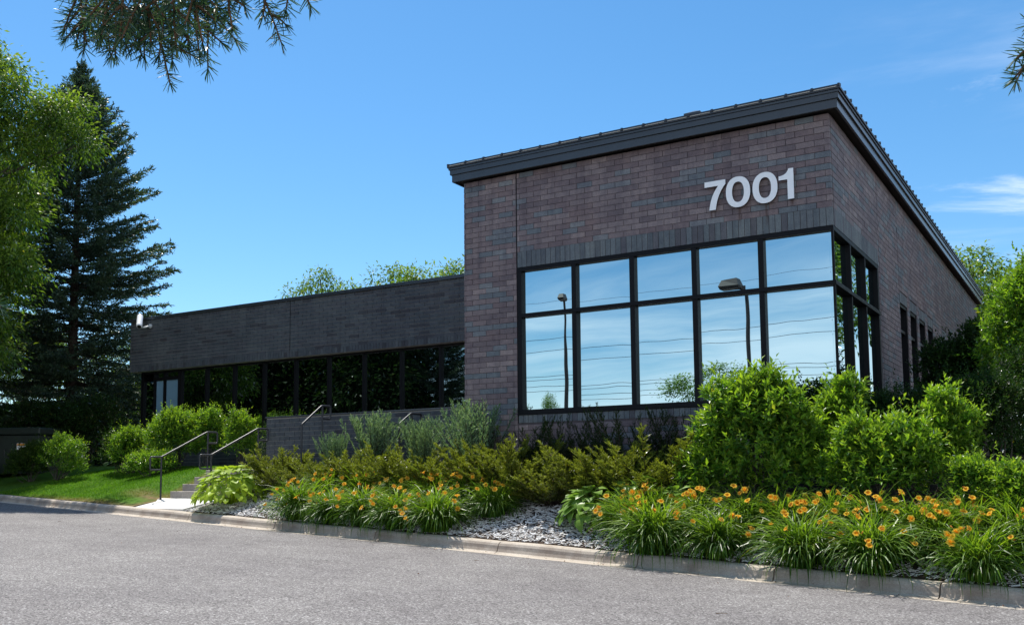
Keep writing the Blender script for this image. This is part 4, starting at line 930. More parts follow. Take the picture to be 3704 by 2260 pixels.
# ------------------------------------------------------------------ daylilies
def flower_mesh():
    m = MB()
    for k in range(6):
        a = k*math.pi/3; L_ = .046 if k % 2 else .044; w = .044 if k % 2 else .034; V = []
        for i in range(5):
            t = i/4; r = .004+L_*t; z = .030*math.sin(min(1, t*1.1)*1.9)-.012*t*t; ww = w*(.35+.75*math.sin(math.pi*min(1, t*.86+.1)))*.5*(1 if i < 4 else .3)
            for u in (-1, 0, 1):
                V.append((math.cos(a)*r-math.sin(a)*ww*u, math.sin(a)*r+math.cos(a)*ww*u, z+(.003 if u else 0)))
        F = []
        for i in range(4):
            for j in range(2): q = i*3+j; F.append((q, q+1, q+4, q+3))
        m.add(V, F)
    m.tube([(0, 0, -.03), (0, 0, 0), (0, 0, .006)], [.003, .006, .008], 6, False)
    return m.mesh('flower', m_petal)
fl = flower_mesh()
def lily_foliage(nb, R_, H_):
    """strap leaves: each leaves the crown at its own angle and arches over under its weight"""
    Vs = []; Fs = []; tt = []; n0 = 0; K = 8
    for i in range(nb):
        a = rng.random()*6.283; q = rng.random(); th = .05+.80*q+rng.normal(0, .08); kap = 1.05+2.0*rng.random()**.8*(.42+.75*q); ln = (H_*1.42)*(.66+.45*rng.random())
        c = np.array([rng.normal(0, .075), rng.normal(0, .075), 0]); tw = rng.normal(0, .55); w = .0062+.0058*rng.random(); az = a; V = []; sdv = rng.normal(0, .25)
        for k in range(K):
            t = k/(K-1); d = np.array([math.cos(az), math.sin(az), 0]); sd_ = np.array([-math.sin(az), math.cos(az), 0]); ang = th+kap*t**1.35
            s3 = sd_*math.cos(tw*t)+(np.array([0, 0, 1])*math.sin(ang)+d*-math.cos(ang))*math.sin(tw*t)*-1; ww = w*(1-t**2.6)*(.65+.35*math.sin(min(1, t*1.6)*3.14*.5))+.0004
            V += [c-s3*ww, c+s3*ww]; st = ln/(K-1); c = c+(d*math.sin(ang)+np.array([0, 0, 1])*math.cos(ang))*st; c[2] = max(c[2], -.24); az += sdv/K
        Vs.append(V); Fs += [(2*k+n0, 2*k+1+n0, 2*k+3+n0, 2*k+2+n0) for k in range(K-1)]; n0 += 2*K; u = (1-q)*.9*rng.random()+.05
        tt += [min(1, u*(.4+1.0*k/K)) for k in range(K-1)]
    return npmesh('leaves', np.concatenate([np.array(v) for v in Vs]), Fs, m_lily, attr=tt)
lf = [lily_foliage(760, .60, .55) for _ in range(5)]
def daylily(x, y, s, nf, label, group, var, hz=1.0):
    p = g3(x, y, -.01); e2 = empty('daylily_clump', p, label, 'daylilies', group); rz = rng.random()*6.28; s *= 1.0+.14*rng.random(); nf = int(nf*(1.3+.9*rng.random())+1)
    o = link('leaves', lf[var % 5], None, e2); o.rotation_euler = (0, 0, rz); o.scale = (s, s, s*hz)
    sc_m = MB(); bud = MB()
    for i in range(nf):
        a = rng.random()*6.283; r = .50*s*math.sqrt(rng.random()); z = (.545*hz+.08*rng.random()-.62*(r/.50)**2*.5)*s
        # bias to the camera side so blooms face out of the clump
        px, py = math.cos(a)*r, math.sin(a)*r-.10
        z += rng.normal(0, .035)
        f_ = link('flower', fl, None, e2); f_.location = (px, py, z); s_ = .72+.36*rng.random(); f_.scale = (s_, s_, s_)
        tgt = norm(np.array([.35+rng.normal(0, .5), -.85+rng.normal(0, .4), .75+rng.normal(0, .25)])); f_.rotation_euler = Vector(tgt).to_track_quat('Z', 'Y').to_euler()
        sc_m.tube([(px*.15, py*.15, .02), (px*.8, py*.8, z*.7), (px-tgt[0]*.03, py-tgt[1]*.03, z-tgt[2]*.03)], .0028, 4, False)
        for _ in range(2 if rng.random() < .55 else 1):
            q = np.array([px, py, z])+rng.normal(0, .022, 3); dq = norm(rng.normal(0, .5, 3)+np.array([0, 0, 1.])); bud.tube([q, q+dq*.022, q+dq*.042], [.003, .0075, .002], 5, False)
    if nf:
        sc_m.obj('stalk', m_lily, e2); bud.obj('buds', m_bud, e2, 'stuff')
    return e2
GLl = 'orange daylilies in the left bed'; GLr = 'orange daylilies in the right bed'
left = [(-9.40, -1.92, 1.05, 9, 'leftmost daylily clump of the left bed, hanging over the kerb'), (-8.45, -2.10, 1.0, 7, 'second daylily clump at the kerb in the left bed'), (-7.60, -2.24, 1.02, 8, 'third daylily clump at the kerb in the left bed'), (-6.75, -2.40, .98, 6, 'fourth daylily clump at the kerb in the left bed'),
        (-5.85, -2.54, 1.12, 9, 'big rounded daylily clump nearest the wood chips, left bed'), (-5.10, -2.00, .95, 6, 'daylily clump at the right end of the left bed, set back from the kerb'),
        (-9.35, -1.25, .95, 9, 'flowering daylily clump at the back left of the left bed'), (-8.4, -1.35, .95, 8, 'daylily clump at the back, second from the left, left bed'), (-7.35, -1.50, .95, 7, 'daylily clump at the back, third from the left, left bed'), (-6.55, -1.65, .98, 9, 'daylily clump at the back, before the tall block, left bed'), (-5.75, -1.72, .95, 8, 'rightmost of the back daylily clumps in the left bed')]
for i, (x, y, s, nf, lb) in enumerate(left): daylily(x, y, s, nf, lb, GLl, i, 1.05)
right = [(-2.36, -2.78, 1.0, 10, 'leftmost daylily clump of the right bed, in front of the hostas'), (-1.72, -3.34, 1.08, 4, 'big drooping daylily clump at the kerb below the hostas'), (-.85, -3.42, .95, 5, 'daylily clump at the kerb, second in the right bed'), (.30, -3.68, 1.05, 4, 'daylily clump at the kerb below the biggest bright shrub'), (1.12, -3.78, 1.08, 5, 'daylily clump at the kerb before the wide low shrub'),
         (2.28, -3.95, 1.0, 4, 'grassy daylily clump at the kerb, far right'), (-2.30, -2.28, .85, 5, 'small daylily clump mixed with the leftmost green hosta'), (-2.05, -2.62, .92, 8, 'daylily clump before the middle green hosta'), (-1.35, -2.72, .95, 9, 'daylily clump before the rightmost green hosta'), (-.65, -2.80, .95, 8, 'back daylily clump under the biggest bright shrub'),
         (-.10, -2.90, .95, 8, 'back daylily clump, sixth from the left in the right bed'), (.48, -2.92, .95, 9, 'back daylily clump left of the wide low shrub'), (.98, -3.00, .95, 9, 'back daylily clump centred on the wide low shrub'), (1.48, -3.15, .95, 10, 'back daylily clump right of the wide low shrub'), (1.78, -3.38, .9, 7, 'daylily clump in front of the small right shrub'),
         (2.05, -3.10, .92, 8, 'back daylily clump below the slender shrub'), (2.62, -3.45, .95, 10, 'daylily clump at the right edge of the picture'), (2.55, -3.05, .9, 6, 'back daylily clump below the pale right edge shrub')]
for i, (x, y, s, nf, lb) in enumerate(right): daylily(x, y, s, nf, lb, GLr, i+2, 1.05)

# ------------------------------------------------------------------ wood chip mulch, lawn grass, litter
def chips(name, n, region, mat, l0=.028, l1=.085):
    T = rng.uniform(region[0], region[1], n); s = region[2]+(region[3]-region[2])*rng.random(n); x, y = XY(T, s)
    keep = ~((T > ST0-.05) & (T < 19.6) & (s < 4.2)) ; T, s, x, y = T[keep], s[keep], x[keep], y[keep]; n = len(x)
    z = gz(x, y)+.004+.022*rng.random(n); l = rng.uniform(l0, l1, n)*(.6+.6*rng.random(n)); w = l*rng.uniform(.16, .34, n); h = w*.35
    a = rng.random(n)*3.14; d = np.stack([np.cos(a), np.sin(a), rng.normal(0, .22, n)], -1); Mx = frames(d, np.array([0, 0, 1.])+rng.normal(0, .4, (n, 3)))
    V0 = np.array([(-.5,-.5,0),(.5,-.5,0),(.38,.5,0),(-.42,.5,0),(-.35,-.44,1),(.4,-.4,1),(.3,.42,1),(-.3,.45,1)]); F0 = np.array([(4,5,6,7),(0,1,5,4),(1,2,6,5),(2,3,7,6),(3,0,4,7)])
    sc3 = np.stack([w, l, h], -1); W = np.einsum('nij,nkj->nki', Mx, V0[None]*sc3[:, None, :])+np.stack([x, y, z], -1)[:, None, :]
    F = (F0[None]+np.arange(n)[:, None, None]*8).reshape(-1, 4); return npmesh(name, W.reshape(-1, 3), F, mat)
mul = link('wood_chips', chips('wood_chips', 38000, (-3, 16.35, .56, 2.3), m_chip)); tag(mul, 'pale weathered wood chip mulch covering the planting bed behind the kerb', 'mulch', kind='stuff')
nB = 70000; T = rng.uniform(ST1+.02, 26, nB); s = rng.uniform(.56, 5.6, nB)
keep = ~((T < 19.55) & (s < 1.52)); T, s = T[keep], s[keep]; x, y = XY(T, s); dd = dry_edge(x, y); keep = rng.random(len(T)) > dd*.45; x, y, dd = x[keep], y[keep], dd[keep]; n = len(x)
Dg = norm(np.stack([rng.normal(0, .35, n), rng.normal(0, .35, n), np.ones(n)], -1)); lg = rng.uniform(.03, .065, n)*(1-.4*dd)
V, F = stamp(NEED, np.stack([x, y, gz(x, y)+.008], -1), frames(Dg, rnd_dir(n)), lg, np.full(n, .009)); gr_ = link('grass', npmesh('grass', V, F, m_blade, attr=np.clip(dd*(.6+.8*rng.random(n)), 0, 1)))
tag(gr_, 'mown green grass of the lawn left of the steps, browned along its edges', 'grass', kind='stuff')
# leaf litter along the gutter and on the asphalt
n = 420; T = np.concatenate([rng.uniform(-2, 23, 330), rng.uniform(8, 15.5, 90)]); s = np.where(rng.random(n) < .72, rng.normal(.12, .09, n), -np.abs(rng.normal(0, 1.6, n))); s[330:] = rng.normal(.10, .05, 90)
x, y = XY(T, s); z = road_z(x)+.006; a = rng.random(n)*6.28; Dl = np.stack([np.cos(a), np.sin(a), rng.normal(0, .25, n)], -1); l = rng.uniform(.012, .040, n)
V, F = stamp(LEAF2, np.stack([x, y, z], -1), frames(Dl, np.array([0, 0, 1.])+rng.normal(0, .3, (n, 3))), l, l*.55); li = link('leaf_litter', npmesh('leaf_litter', V, F, m_deadleaf)); tag(li, 'dry brown leaf scraps scattered in the gutter and on the asphalt', 'leaf litter', kind='stuff')
for T_a, s_a, ln_, an, lb in ((2.0, -2.6, .10, .2, 'longest brown twig on the open asphalt, right of the middle'), (13.5, -4.6, .12, .05, 'dark twig lying alone on the asphalt towards the left'), (3.2, -.5, .06, 2.2, 'short twig near the kerb below the right daylilies'), (6.6, -.9, .07, .8, 'short twig on the asphalt below the wood chip patch'), (16.5, -2.0, .07, 1.0, 'small twig on the asphalt before the entrance steps')):
    x, y = XY(T_a, s_a); z = float(road_z(x))+.006
    o = MB().tube([(-ln_/2, 0, 0), (0, ln_*.12, .004), (ln_/2, 0, .002)], [.004, .003, .002], 5).obj('twig', m_twig); o.location = (x, y, z); o.rotation_euler = (0, 0, an)
    tag(o, lb, 'twig', 'twigs on the asphalt')

# ------------------------------------------------------------------ trees
def trunk_mesh(h, r, limbs, lean=(0, 0)):
    m = MB(); pts = [np.array([lean[0]*t*t, lean[1]*t*t, h*t])+rng.normal(0, .05, 3)*(t > 0) for t in np.linspace(0, 1, 8)]; pts[0][2] = -.3
    m.tube(pts, [r*1.35]+list(np.linspace(r, r*.15, 7)), 10)
    for (t, p) in limbs:
        b = np.array([lean[0]*t*t, lean[1]*t*t, h*t]); p = np.array(p, float); mid = (b+p)/2+np.array([0, 0, .12*np.linalg.norm(p-b)])
        m.tube([b, mid, p], [r*.42*(1-t*.6), r*.26*(1-t*.6), r*.06], 6, False)
    return m
def crown_leaves(lumps, nclu, per, ll, lw, mat, tipup, cr=.35, droop=.5, tpl=LEAF2, shell=.55, gate=0):
    P, nn = shoots_on_lumps(lumps, nclu, shell)
    if gate:
        f_ = np.sin(P[:, 0]*3.1+P[:, 2]*1.3)*np.sin(P[:, 1]*2.7+1.7)*np.sin(P[:, 2]*3.7+P[:, 0]*.9); f_ += .35*np.sin(P[:, 0]*7.1)*np.sin(P[:, 2]*8.3); ok = f_ > -gate; P, nn = P[ok], nn[ok]; nclu = len(P)
    n = nclu*per
    c = np.repeat(P, per, 0); no = np.repeat(nn, per, 0); off = rng.normal(0, 1, (n, 3))*cr*np.array([1, 1, .75])*.55; off[:, 2] -= .25*cr*np.linalg.norm(off[:, :2], axis=1)/cr
    p = c+off; d = norm(off*1.2/cr+no*.5+np.array([0, 0, -droop])+rng.normal(0, .5, (n, 3))); l = ll*(.65+.7*rng.random(n))
    V, F = stamp(tpl, p, frames(d, np.array([0, 0, 1.])+rng.normal(0, .5, (n, 3))), l, l*lw)
    t = np.clip(tipup*(off[:, 2]/cr*.8+.35)*(.4+.9*rng.random(n))*np.clip(no[:, 2]+.7, 0, 1), 0, 1)  # higher, upward facing leaves get the sunlit colour painted in
    return npmesh('crown', V, F, mat, attr=np.repeat(t, len(tpl[1])))
def tree(name, loc, h, r, lumps, label, group, mat, nclu, per, ll, lw=.4, tipup=.5, cr=.4, droop=.5, lean=(0, 0), shell=.55, bark=None, gate=0):
    e2 = empty(name, loc, label, 'tree', group)
    limbs = [(min(.9, max(.18, (l[2]-l[5]*.8)/h*.8)), (l[0], l[1], l[2])) for l in lumps]
    link('trunk', trunk_mesh(h*.92, r, limbs, lean).mesh('trunk', bark or m_bark2), None, e2)
    link('crown', crown_leaves(lumps, nclu, per, ll, lw, mat, tipup, cr, droop, shell=shell, gate=gate), None, e2); return e2
def crown_lumps(h, R_, k, z0=.35, seed=0):
    out = []
    for i in range(k):
        t = (i+.5)/k; zz = h*(z0+(1-z0)*t)-.5; rr = R_*math.sin(math.pi*min(.92, .25+t*.68)); a = i*2.39996+rng.random(); q = rr*.55*(.6+.6*rng.random()); l = R_*(.30+.20*rng.random())*(1.1-.35*t)
        out.append((math.cos(a)*q, math.sin(a)*q, zz, l, l, l*.85))
    return out
# ash in front of the spruce at the left
tree('ash_tree', g3(-25.3, -.6), 15.2, .26, [(-.6, 0, 15.0, .9, .9, .9), (-1.5, 0, 14.2, 1.0, 1.0, .9), (.1, .2, 13.9, 1.2, 1.2, 1.1), (1.0, .3, 12.9, .9, .9, .8), (-.9, 0, 13.0, 1.2, 1.2, 1.1), (1.9, .7, 11.9, 1.1, 1.1, .9), (.4, .2, 11.6, 1.4, 1.4, 1.1), (-1.6, 0, 11.4, 1.6, 1.6, 1.2), (3.0, 1.1, 10.9, 1.0, 1.0, .8), (4.0, 1.6, 10.5, .8, .8, .7), (4.5, 1.8, 9.7, .6, .6, .5), (1.6, .6, 10.1, 1.4, 1.3, 1.0), (2.9, 1.1, 9.4, 1.1, 1.1, .8),
  (-.3, 0, 9.7, 1.6, 1.6, 1.1), (.8, .4, 8.4, 1.5, 1.4, .9), (2.4, .9, 7.9, 1.0, 1.0, .7), (-1.3, 0, 8, 1.7, 1.7, 1.3), (1.8, .7, 6.7, 1.2, 1.2, .8), (.3, .3, 6.6, 1.5, 1.5, .9), (2.9, 1.1, 6.2, .7, .7, .5), (-1.3, 0, 6, 1.8, 1.7, 1.2), (1.5, .5, 7.5, 1.2, 1.2, .9), (2.1, .8, 5.7, 1.1, 1.1, .7), (1.7, .6, 3.9, 1.2, 1.2, .7), (.3, .2, 2.6, 1.3, 1.2, .7), (1.2, .5, 5.2, 1.3, 1.2, .7), (-.3, .3, 4.6, 1.4, 1.3, .7), (2.2, .9, 4.6, .7, .7, .5), (.8, .3, 3.6, 1.0, .9, .5)],
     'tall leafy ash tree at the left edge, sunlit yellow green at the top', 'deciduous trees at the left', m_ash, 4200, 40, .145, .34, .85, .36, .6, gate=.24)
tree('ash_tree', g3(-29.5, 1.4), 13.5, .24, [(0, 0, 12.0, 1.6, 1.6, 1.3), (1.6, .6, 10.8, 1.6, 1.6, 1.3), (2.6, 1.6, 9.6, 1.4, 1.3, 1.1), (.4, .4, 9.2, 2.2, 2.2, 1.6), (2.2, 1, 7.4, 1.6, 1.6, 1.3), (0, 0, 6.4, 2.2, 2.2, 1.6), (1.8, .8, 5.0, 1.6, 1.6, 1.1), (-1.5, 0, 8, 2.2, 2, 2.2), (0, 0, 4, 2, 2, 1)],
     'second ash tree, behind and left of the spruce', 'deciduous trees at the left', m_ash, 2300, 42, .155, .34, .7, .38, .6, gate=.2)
# spruce
def spruce_mesh(h, prof, nwh, per, mat, bare=.0):
    wood = MB(); pts = [np.array([0, 0, h*t]) for t in np.linspace(0, 1, 9)]; pts[0][2] = -.3; wood.tube(pts, list(np.linspace(.24, .02, 9)), 10)
    brw = MB(); PP = []; DD = []; LL = []
    for w in range(nwh):
        t = (w+.5)/nwh; z = h*(.06+.93*t); R_ = np.interp(t, *prof)
        for b in range(per):
            a = (b+rng.random()*.7)/per*6.283+w*1.1; ln = R_*(.72+.42*rng.random()); el0 = math.radians(np.interp(t, (0, .5, 1), (-8, 12, 48))+rng.normal(0, 6))
            d = np.array([math.cos(a)*math.cos(el0), math.sin(a)*math.cos(el0), math.sin(el0)]); p = np.array([0, 0, z+rng.normal(0, .12)]); P_ = [p]
            for k in range(6):
                d = d+np.array([0, 0, -.035 if k < 3 else .11]); d /= np.linalg.norm(d); p = p+d*ln/6; P_.append(p)
            P_ = np.array(P_); brw.tube(P_[::2], [.035*(1-t*.7), .02*(1-t*.7), .012, .004], 4, False)
            nt = int(9+ln*13)
            for j in range(nt):
                q = .18+.84*(j+rng.random())/nt; f_ = min(5.99, q*6); k = int(f_); c = P_[k]+(P_[k+1]-P_[k])*(f_-k); dd = norm(P_[k+1]-P_[k]); side = norm(np.cross(dd, [0, 0, 1.]))*(1 if j % 2 else -1)
                td = norm(dd*.85+side*.8*(1.1-.5*q)+np.array([0, 0, rng.normal(-.18, .18)])); tl = (.22+.38*(1-q)*min(1, ln/2))*(.7+.6*rng.random())*min(1, .22+ln/1.5)
                m_ = 11; tt = np.linspace(.0, 1, m_); PP.append(c+td*tl*tt[:, None]); DD.append(norm(td*1.1+rng.normal(0, .6, (m_, 3)))); LL.append(np.full(m_, .135*min(1, .5+ln/2.5)))
    P = np.concatenate(PP); Dn = np.concatenate(DD); l = np.concatenate(LL)*(.7+.6*rng.random(len(P)))
    V, F = stamp(LEAF2, P, frames(Dn, rnd_dir(len(P))), l, l*.30)
    return wood.mesh('trunk', m_bark), brw.mesh('branches', m_bark), npmesh('needles', V, F, mat)
prof = ((0, .10, .3, .40, .5, .63, .79, .9, 1), (3.0, 3.4, 3.2, 3.6, 2.9, 2.6, 1.7, .85, .12))
sp = spruce_mesh(15.2, prof, 58, 9, m_spr)
def put_spruce(loc, sc, rz, label, group):
    e2 = empty('spruce_tree', loc, label, 'tree', group); e2.scale = (sc, sc, sc); e2.rotation_euler = (0, 0, rz)
    link('trunk', sp[0], None, e2); link('branches', sp[1], None, e2); link('needles', sp[2], None, e2); return e2
put_spruce(g3(-28.83, 6.82), 1.0, .3, 'tall dark blue green spruce left of the grey wing', 'spruces')
# wood behind
dec = [tree('deciduous_tree', g3(-24.9, 21.0), 10.0, .2, [(0, 0, 8.6, 1.3, 1.3, 1.1), (-1.6, -1, 7.6, 1.5, 1.5, 1.1), (1.6, 1, 7.8, 1.5, 1.5, 1.2), (0, 0, 6.3, 2.4, 2.4, 1.4), (-1.5, 1, 5, 1.8, 1.8, 1.2), (1.5, -1, 5, 1.8, 1.8, 1.2)], 'middle tree top showing above the roof of the grey wing', 'trees behind the wing', m_ash, 560, 34, .20, .36, .7, .42, .45, gate=.12)]
def dclone(loc, rz, sc, label, group): return clone(dec[0], loc, rz, sc, label, group)
dclone(g3(-27.75, 19.2), 1.0, (.75, .75, .98), 'leftmost tree top with narrow tips above the roof of the grey wing', 'trees behind the wing')
dclone(g3(-22.2, 22.4), 3.9, (1.05, 1.05, 1.02), 'tree top touching the left edge of the tall block above the wing', 'trees behind the wing')
dclone(g3(-33.6, 20.4), 2.2, (.9, .9, .84), 'sliver of tree barely above the wing roof line at its left', 'trees behind the wing')
dclone(g3(-1.6, 37.5), .6, (1.25, 1.25, 1.14), 'tree behind the far end of the side eave', 'trees behind the building at the right')
dclone(g3(-3.6, 44.0), 2.6, (1.6, 1.6, 1.25), 'larger tree further back at the right below the clouds', 'trees behind the building at the right')
dclone(g3(1.2, 33), 4.4, (1.1, 1.1, .92), 'tree between the side eave and the sunlit small tree', 'trees behind the building at the right')
# shaded trees closing the view below the spruce
for (x, y, s, rz, lb) in ((-31.5, 4.5, .62, .5, 'low dark tree behind the utility cabinet'), (-35, 9, .68, 2, 'dark tree left of the spruce trunk in the background'), (-33.5, 13, .58, 3, 'dark tree right of the spruce trunk in the background'), (-38, 3, .85, 4, 'dark tree at the far left background'), (-40, 14, .7, 5, 'distant tree low between spruce and wing'), (-32, -1, .8, 1, 'dark tree at the left edge behind the ash'), (-36, 20, .55, 1.6, 'distant low tree near the left end of the wing')):
    c = dclone(g3(x, y), rz, s, lb, 'background trees at the left')
for i, (x, y) in enumerate(((-27.6, 4.2), (-30.5, 7.5), (-25.2, 4.8), (-28.6, 9.8), (-32, 2.5))):
    shrub('undergrowth_shrub', g3(x, y), [(0, 0, 1.0, 1.4, 1.2, 1.0), (.8, 0, 1.5, .8, .8, .7), (-.8, 0, 1.3, .8, .8, .8)], ['dark undergrowth right behind the utility cabinet', 'dark undergrowth left of the spruce trunk', 'dark undergrowth between the lawn shrubs and the spruce', 'dark undergrowth right of the spruce trunk', 'dark undergrowth at the left edge behind the cabinet'][i], 'undergrowth under the left trees', m_dkleaf, 650, .14, nl=7, tipup=.1)
# trees across the road, behind the viewpoint: the windows mirror them
road_tree = tree('deciduous_tree', (-27.0, -12.5, .9), 11.5, .24, [(0, 0, 2.6, 2.6, 2.6, 1.6), (1.2, .6, 4.6, 2.4, 2.4, 1.8), (-1.2, -.4, 5.2, 2.6, 2.6, 1.8), (.4, 0, 7.0, 2.8, 2.8, 1.8), (-.8, .8, 9.0, 2.2, 2.2, 1.5), (.8, -.6, 9.8, 1.8, 1.8, 1.5), (-2, 0, 3.4, 1.8, 1.8, 1.6), (2, -1, 3.2, 1.8, 1.8, 1.6)], 'rightmost of the dark leafy trees across the road, mirrored in the wing windows', 'trees across the road', m_dkleaf, 1100, 40, .24, .5, .1, .6, .3)
for (x, y, s, rz, lb) in ((-27.0, -12.5, 1.18, .3, 'first'), (-30.5, -14.5, 1.3, 1.9, 'second'), (-34.0, -11.5, 1.25, 3.1, 'third'), (-38, -13, 1.35, 4.0, 'fourth'), (-42.5, -10.5, 1.3, 5.2, 'fifth'), (-36, -18, 1.5, .9, 'sixth'), (-45, -16, 1.5, 2.7, 'seventh')):
    if lb == 'first': continue
    c = clone(road_tree, (x, y, float(road_z(x))), rz, s*.92, lb+' of the dark leafy trees across the road, counted from the right', 'trees across the road')
put_spruce((-24.2, -14.5, .8), .72, 1.0, 'spruce across the road mirrored in the rightmost wing pane', 'spruces')
dclone((-26.1, -38.4, .9), 1.0, (.28, .28, .56), 'thin young tree mirrored low in the first pane', 'young trees across the road')
dclone((-17.2, -43.8, .6), 2.0, (1.1, 1.1, .80), 'round tree mirrored beside the biggest bright shrub', 'young trees across the road')
dclone((4.6, 14.5, 1.3), 2.0, (.75, .75, .85), 'tree right of the building mirrored in the side panes', 'trees right of the building')
dclone((5.2, 19, 1.3), 4.0, (1, 1, 1.0), 'further tree right of the building mirrored in the side panes', 'trees right of the building')
arc = [(-62, -40), (-66, -10), (-58, 22), (-44, 44), (-18, 62), (12, 66), (40, 50), (52, 20)]
nW = 46000; tW = rng.random(nW)*(len(arc)-1); kW = tW.astype(int); aW = np.array(arc, float); pW = aW[kW]+(aW[kW+1]-aW[kW])*(tW-kW)[:, None]+rng.normal(0, 2.2, (nW, 2))
hW = (4.8+1.5*np.sin(tW*5.3)+1.1*np.sin(tW*13.1+1)+.6*np.sin(tW*31))*np.sqrt(rng.random(nW)); PW = np.stack([pW[:, 0], pW[:, 1], np.asarray(gz(pW[:, 0], pW[:, 1]))*0+1.4+hW], -1)
lW = rng.uniform(.5, 1.0, nW); VW, FW = stamp(LEAF2, PW, frames(rnd_dir(nW), rnd_dir(nW)), lW, lW*.6); wo_ = link('woodland', npmesh('woodland', VW, FW, m_dkleaf)); tag(wo_, 'low dark belt of far woodland closing the view behind the trees', 'woodland', kind='stuff')
# lamp posts and overhead lines mirrored in the windows
def lamp_post(loc, h, rz, r, label):
    e2 = empty('lamp_post', loc, label, 'lamp post', 'parking lamp posts across the road'); e2.rotation_euler = (0, 0, rz)
    MB().tube([(0, 0, 0), (0, 0, .5)], .22, 14).obj('concrete_base', m_conc, e2)
    MB().tube([(0, 0, .5), (0, 0, h)], [r, r*.8], 12).obj('pole', m_pole, e2, smooth=True)
    MB().tube([(0, 0, h-.12), (.30, 0, h-.05)], .035, 8).obj('arm', m_pole, e2)
    V = [(.10, -.22, h+.02), (.80, -.20, h+.02), (.80, .20, h+.02), (.10, .22, h+.02), (.18, -.15, h+.26), (.70, -.13, h+.22), (.70, .13, h+.22), (.18, .15, h+.26), (.14, -.18, h-.08), (.76, -.16, h-.08), (.76, .16, h-.08), (.14, .18, h-.08)]
    link('lamp_head', npmesh('lamp_head', V, [(4, 5, 6, 7), (0, 1, 5, 4), (1, 2, 6, 5), (2, 3, 7, 6), (3, 0, 4, 7), (8, 9, 1, 0), (9, 10, 2, 1), (10, 11, 3, 2), (11, 8, 0, 3), (11, 10, 9, 8)], m_pole), None, e2); return e2
lamp_post((-5.93, -14.20, .19), 7.0, math.radians(185), .072, 'nearer parking lamp post, mirrored in the fourth pane')
lamp_post((-19.55, -28.0, .66), 9.5, math.radians(80), .085, 'farther parking lamp post, mirrored in the first pane')
pl = empty('power_line', (0, -48, 0), 'overhead power line with sagging cables crossing behind the viewpoint', 'power line')
for i, (z, yy) in enumerate(((11.0, 0), (10.1, .3), (8.3, 0), (8.0, .5), (7.6, 0), (7.2, .4), (14.2, 0))):
    pts = [(xx, yy, z-.9*(1-((xx+20)/45)**2)+.9) for xx in np.linspace(-65, 25, 26)]
    MB().tube(pts, .016 if i < 6 else .010, 5, False).obj('cable', m_wire, pl)
for xx in (-65, 25): MB().tube([(xx, .2, 0), (xx, .2, 15)], [.17, .11], 10).obj('pole', m_bark, pl)

# ------------------------------------------------------------------ the spruce over the viewpoint: close boughs
def close_bough(pts, side, rows, dens=620):
    """pts: spine; side shoots hang from it"""
    wood = MB(); PP = []; DD = []
    pts = np.array(pts, float); wood.tube(pts, np.linspace(.009, .003, len(pts)), 7, False); seg = np.linspace(0, 1, len(pts))
    def needles(a, b, n, ln=.024):
        t = rng.random(n); c = a+(b-a)*t[:, None]; ax = norm(b-a); rd = rnd_dir(n); rd = norm(rd-ax*np.sum(rd*ax, 1)[:, None]); PP.append(c+rd*.002); DD.append(norm(rd*1.0+ax*(.38+.35*t[:, None]**3)+rng.normal(0, .08, (n, 3))))
    def shoot(a, d, ln, lvl):
        m = 4; q = [a]; dd = np.array(d, float)
        for k in range(m): dd = norm(dd+rng.normal(0, .07, 3)+np.array([0, 0, -.05])); q.append(q[-1]+dd*ln/m)
        wood.tube(q, np.linspace(.0030, .0016, m+1), 6, False)
        for k in range(m): needles(q[k], q[k+1], int(dens*ln/m*1.0))
        tip = q[-1]; n = 10; PP.append(np.tile(tip, (n, 1))); DD.append(norm(dd*1.0+rng.normal(0, .35, (n, 3))))
        if lvl < 1 and ln > .11:
            for k in (1, 2):
                for sg in (-1, 1):
                    if rng.random() < .5:
                        s3 = norm(np.cross(dd, AF))*sg; shoot(q[k], norm(dd*.75+s3*.75+rng.normal(0, .15, 3)), ln*(.55-.08*k)*(.8+.4*rng.random()), lvl+1)
    for (t, d, ln) in rows:
        a = np.array([np.interp(t, seg, pts[:, i]) for i in range(3)]); shoot(a, norm(np.array(d, float)), ln, 0)
    for k in range(len(pts)-1): needles(pts[k], pts[k+1], int(dens*np.linalg.norm(pts[k+1]-pts[k])))
    P = np.concatenate(PP); Dn = np.concatenate(DD); n = len(P); l = .028*(.75+.45*rng.random(n))
    V, F = stamp((np.array([(-.5, 0, 0), (.5, 0, 0), (.42, .8, .0), (-.42, .8, 0), (0, 1, .02)]), np.array([(0, 1, 2), (0, 2, 3), (3, 2, 4)])), P, frames(Dn, rnd_dir(n)), l, np.full(n, .0021))
    return wood, npmesh('needles', V, F, m_fspr)
os_ = empty('spruce_tree', (5.6, -17.6, -.2), 'spruce standing right behind the viewpoint whose boughs hang into the top corners', 'tree', 'spruces')
tw_ = MB().tube([(0, 0, -.2), (0, 0, 3), (.05, 0, 7), (0, 0, 12)], [.24, .2, .13, .02], 12); tw_.obj('trunk', m_bark, os_, smooth=True)
def W2(u, v, d):    # a point at distance d seen towards (u, v) of the original frame; used once to lay the boughs out in space
    w = AX*((u-1817.8)/3573.087)*d-AY*((v-1401.1)/3573.087)*d+AF*d; return CAMP+w
rt3 = AX; dn3 = np.array([0, 0, -1.])
def dirn(a): return rt3*math.sin(a)+dn3*math.cos(a)+AF*rng.normal(0, .15)
trunk_top = np.array([5.6, -17.6, 3.2])
def add_bough(spine, rows, label):
    wood, nm = close_bough(spine, None, rows); b = wood.obj('branch', m_twig, os_); rel(b, os_); n_ = link('needles', nm, None, b)
    if label: b['label'] = label
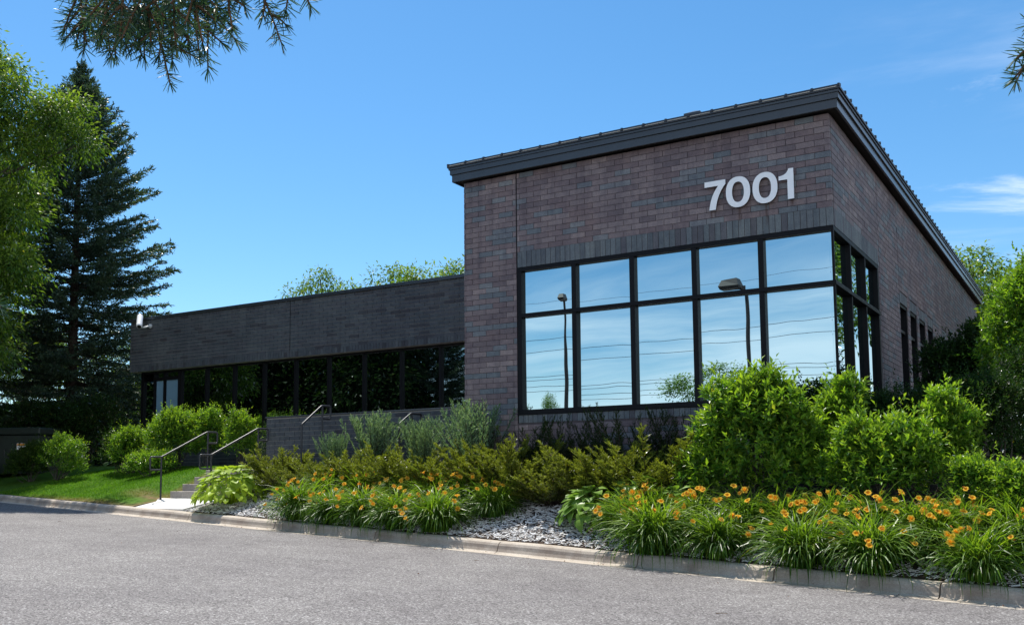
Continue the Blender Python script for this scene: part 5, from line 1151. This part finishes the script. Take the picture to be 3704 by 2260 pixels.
bA = [trunk_top, W2(1750, -900, 1.6), W2(1300, -330, 1.9), W2(1080, -60, 2.0), W2(900, -55, 2.0), W2(720, -50, 2.02), W2(540, -45, 2.05), W2(360, -30, 2.08), W2(230, -10, 2.1)]
def tu(u): return .375+(1080-u)/180*.125
add_bough(bA, [(tu(u), dirn(a), l) for u, a, l in ((250, -.35, .085), (270, .0, .115), (300, -.1, .12), (340, .12, .12), (380, .0, .13), (420, .1, .165), (455, -.2, .14), (490, .15, .14), (525, -.1, .14), (560, .08, .205), (600, .2, .15), (610, -.15, .15), (650, .05, .15), (690, .2, .16), (700, -.1, .12), (745, .02, .165), (770, .25, .10), (830, .0, .06), (930, .35, .135), (960, .0, .07), (1050, -.1, .055), (1075, .6, .05))], 'bough hanging into the top left of the picture')
bA2 = [W2(1300, -330, 1.9), W2(900, -150, 1.85), W2(640, -120, 1.85), W2(400, -90, 1.9)]
add_bough(bA2, [(.45, dirn(.1), .13), (.55, dirn(-.2), .13), (.62, dirn(.2), .15), (.7, dirn(0), .14), (.78, dirn(-.2), .15), (.85, dirn(.2), .14), (.92, dirn(0), .13), (1.0, dirn(-.3), .12)], None)
bR = [trunk_top, W2(4200, -900, 1.5), W2(3950, -200, 1.7), W2(3800, 60, 1.8), W2(3745, 200, 1.8)]
add_bough(bR, [(.62, dirn(-.6), .08), (.70, dirn(-.9), .07), (.78, dirn(-.7), .07), (.85, dirn(-.9), .07), (.95, dirn(-.6), .07), (1.0, dirn(-.8), .06)], 'bough just entering the right edge of the picture')
bL = [trunk_top, W2(1500, -1500, 1.5), W2(300, -1100, 1.9), W2(-250, -100, 2.0), W2(-80, 180, 2.0)]
add_bough(bL, [(.90, dirn(.5), .07), (.97, dirn(.9), .05), (1.0, dirn(.6), .05)], 'bough tips at the left edge of the picture')
bL2 = [W2(-250, -100, 2.0), W2(-260, 600, 1.9), W2(-60, 1080, 1.85)]
add_bough(bL2, [(1.0, dirn(1.1), .035), (.95, dirn(.8), .05)], None)
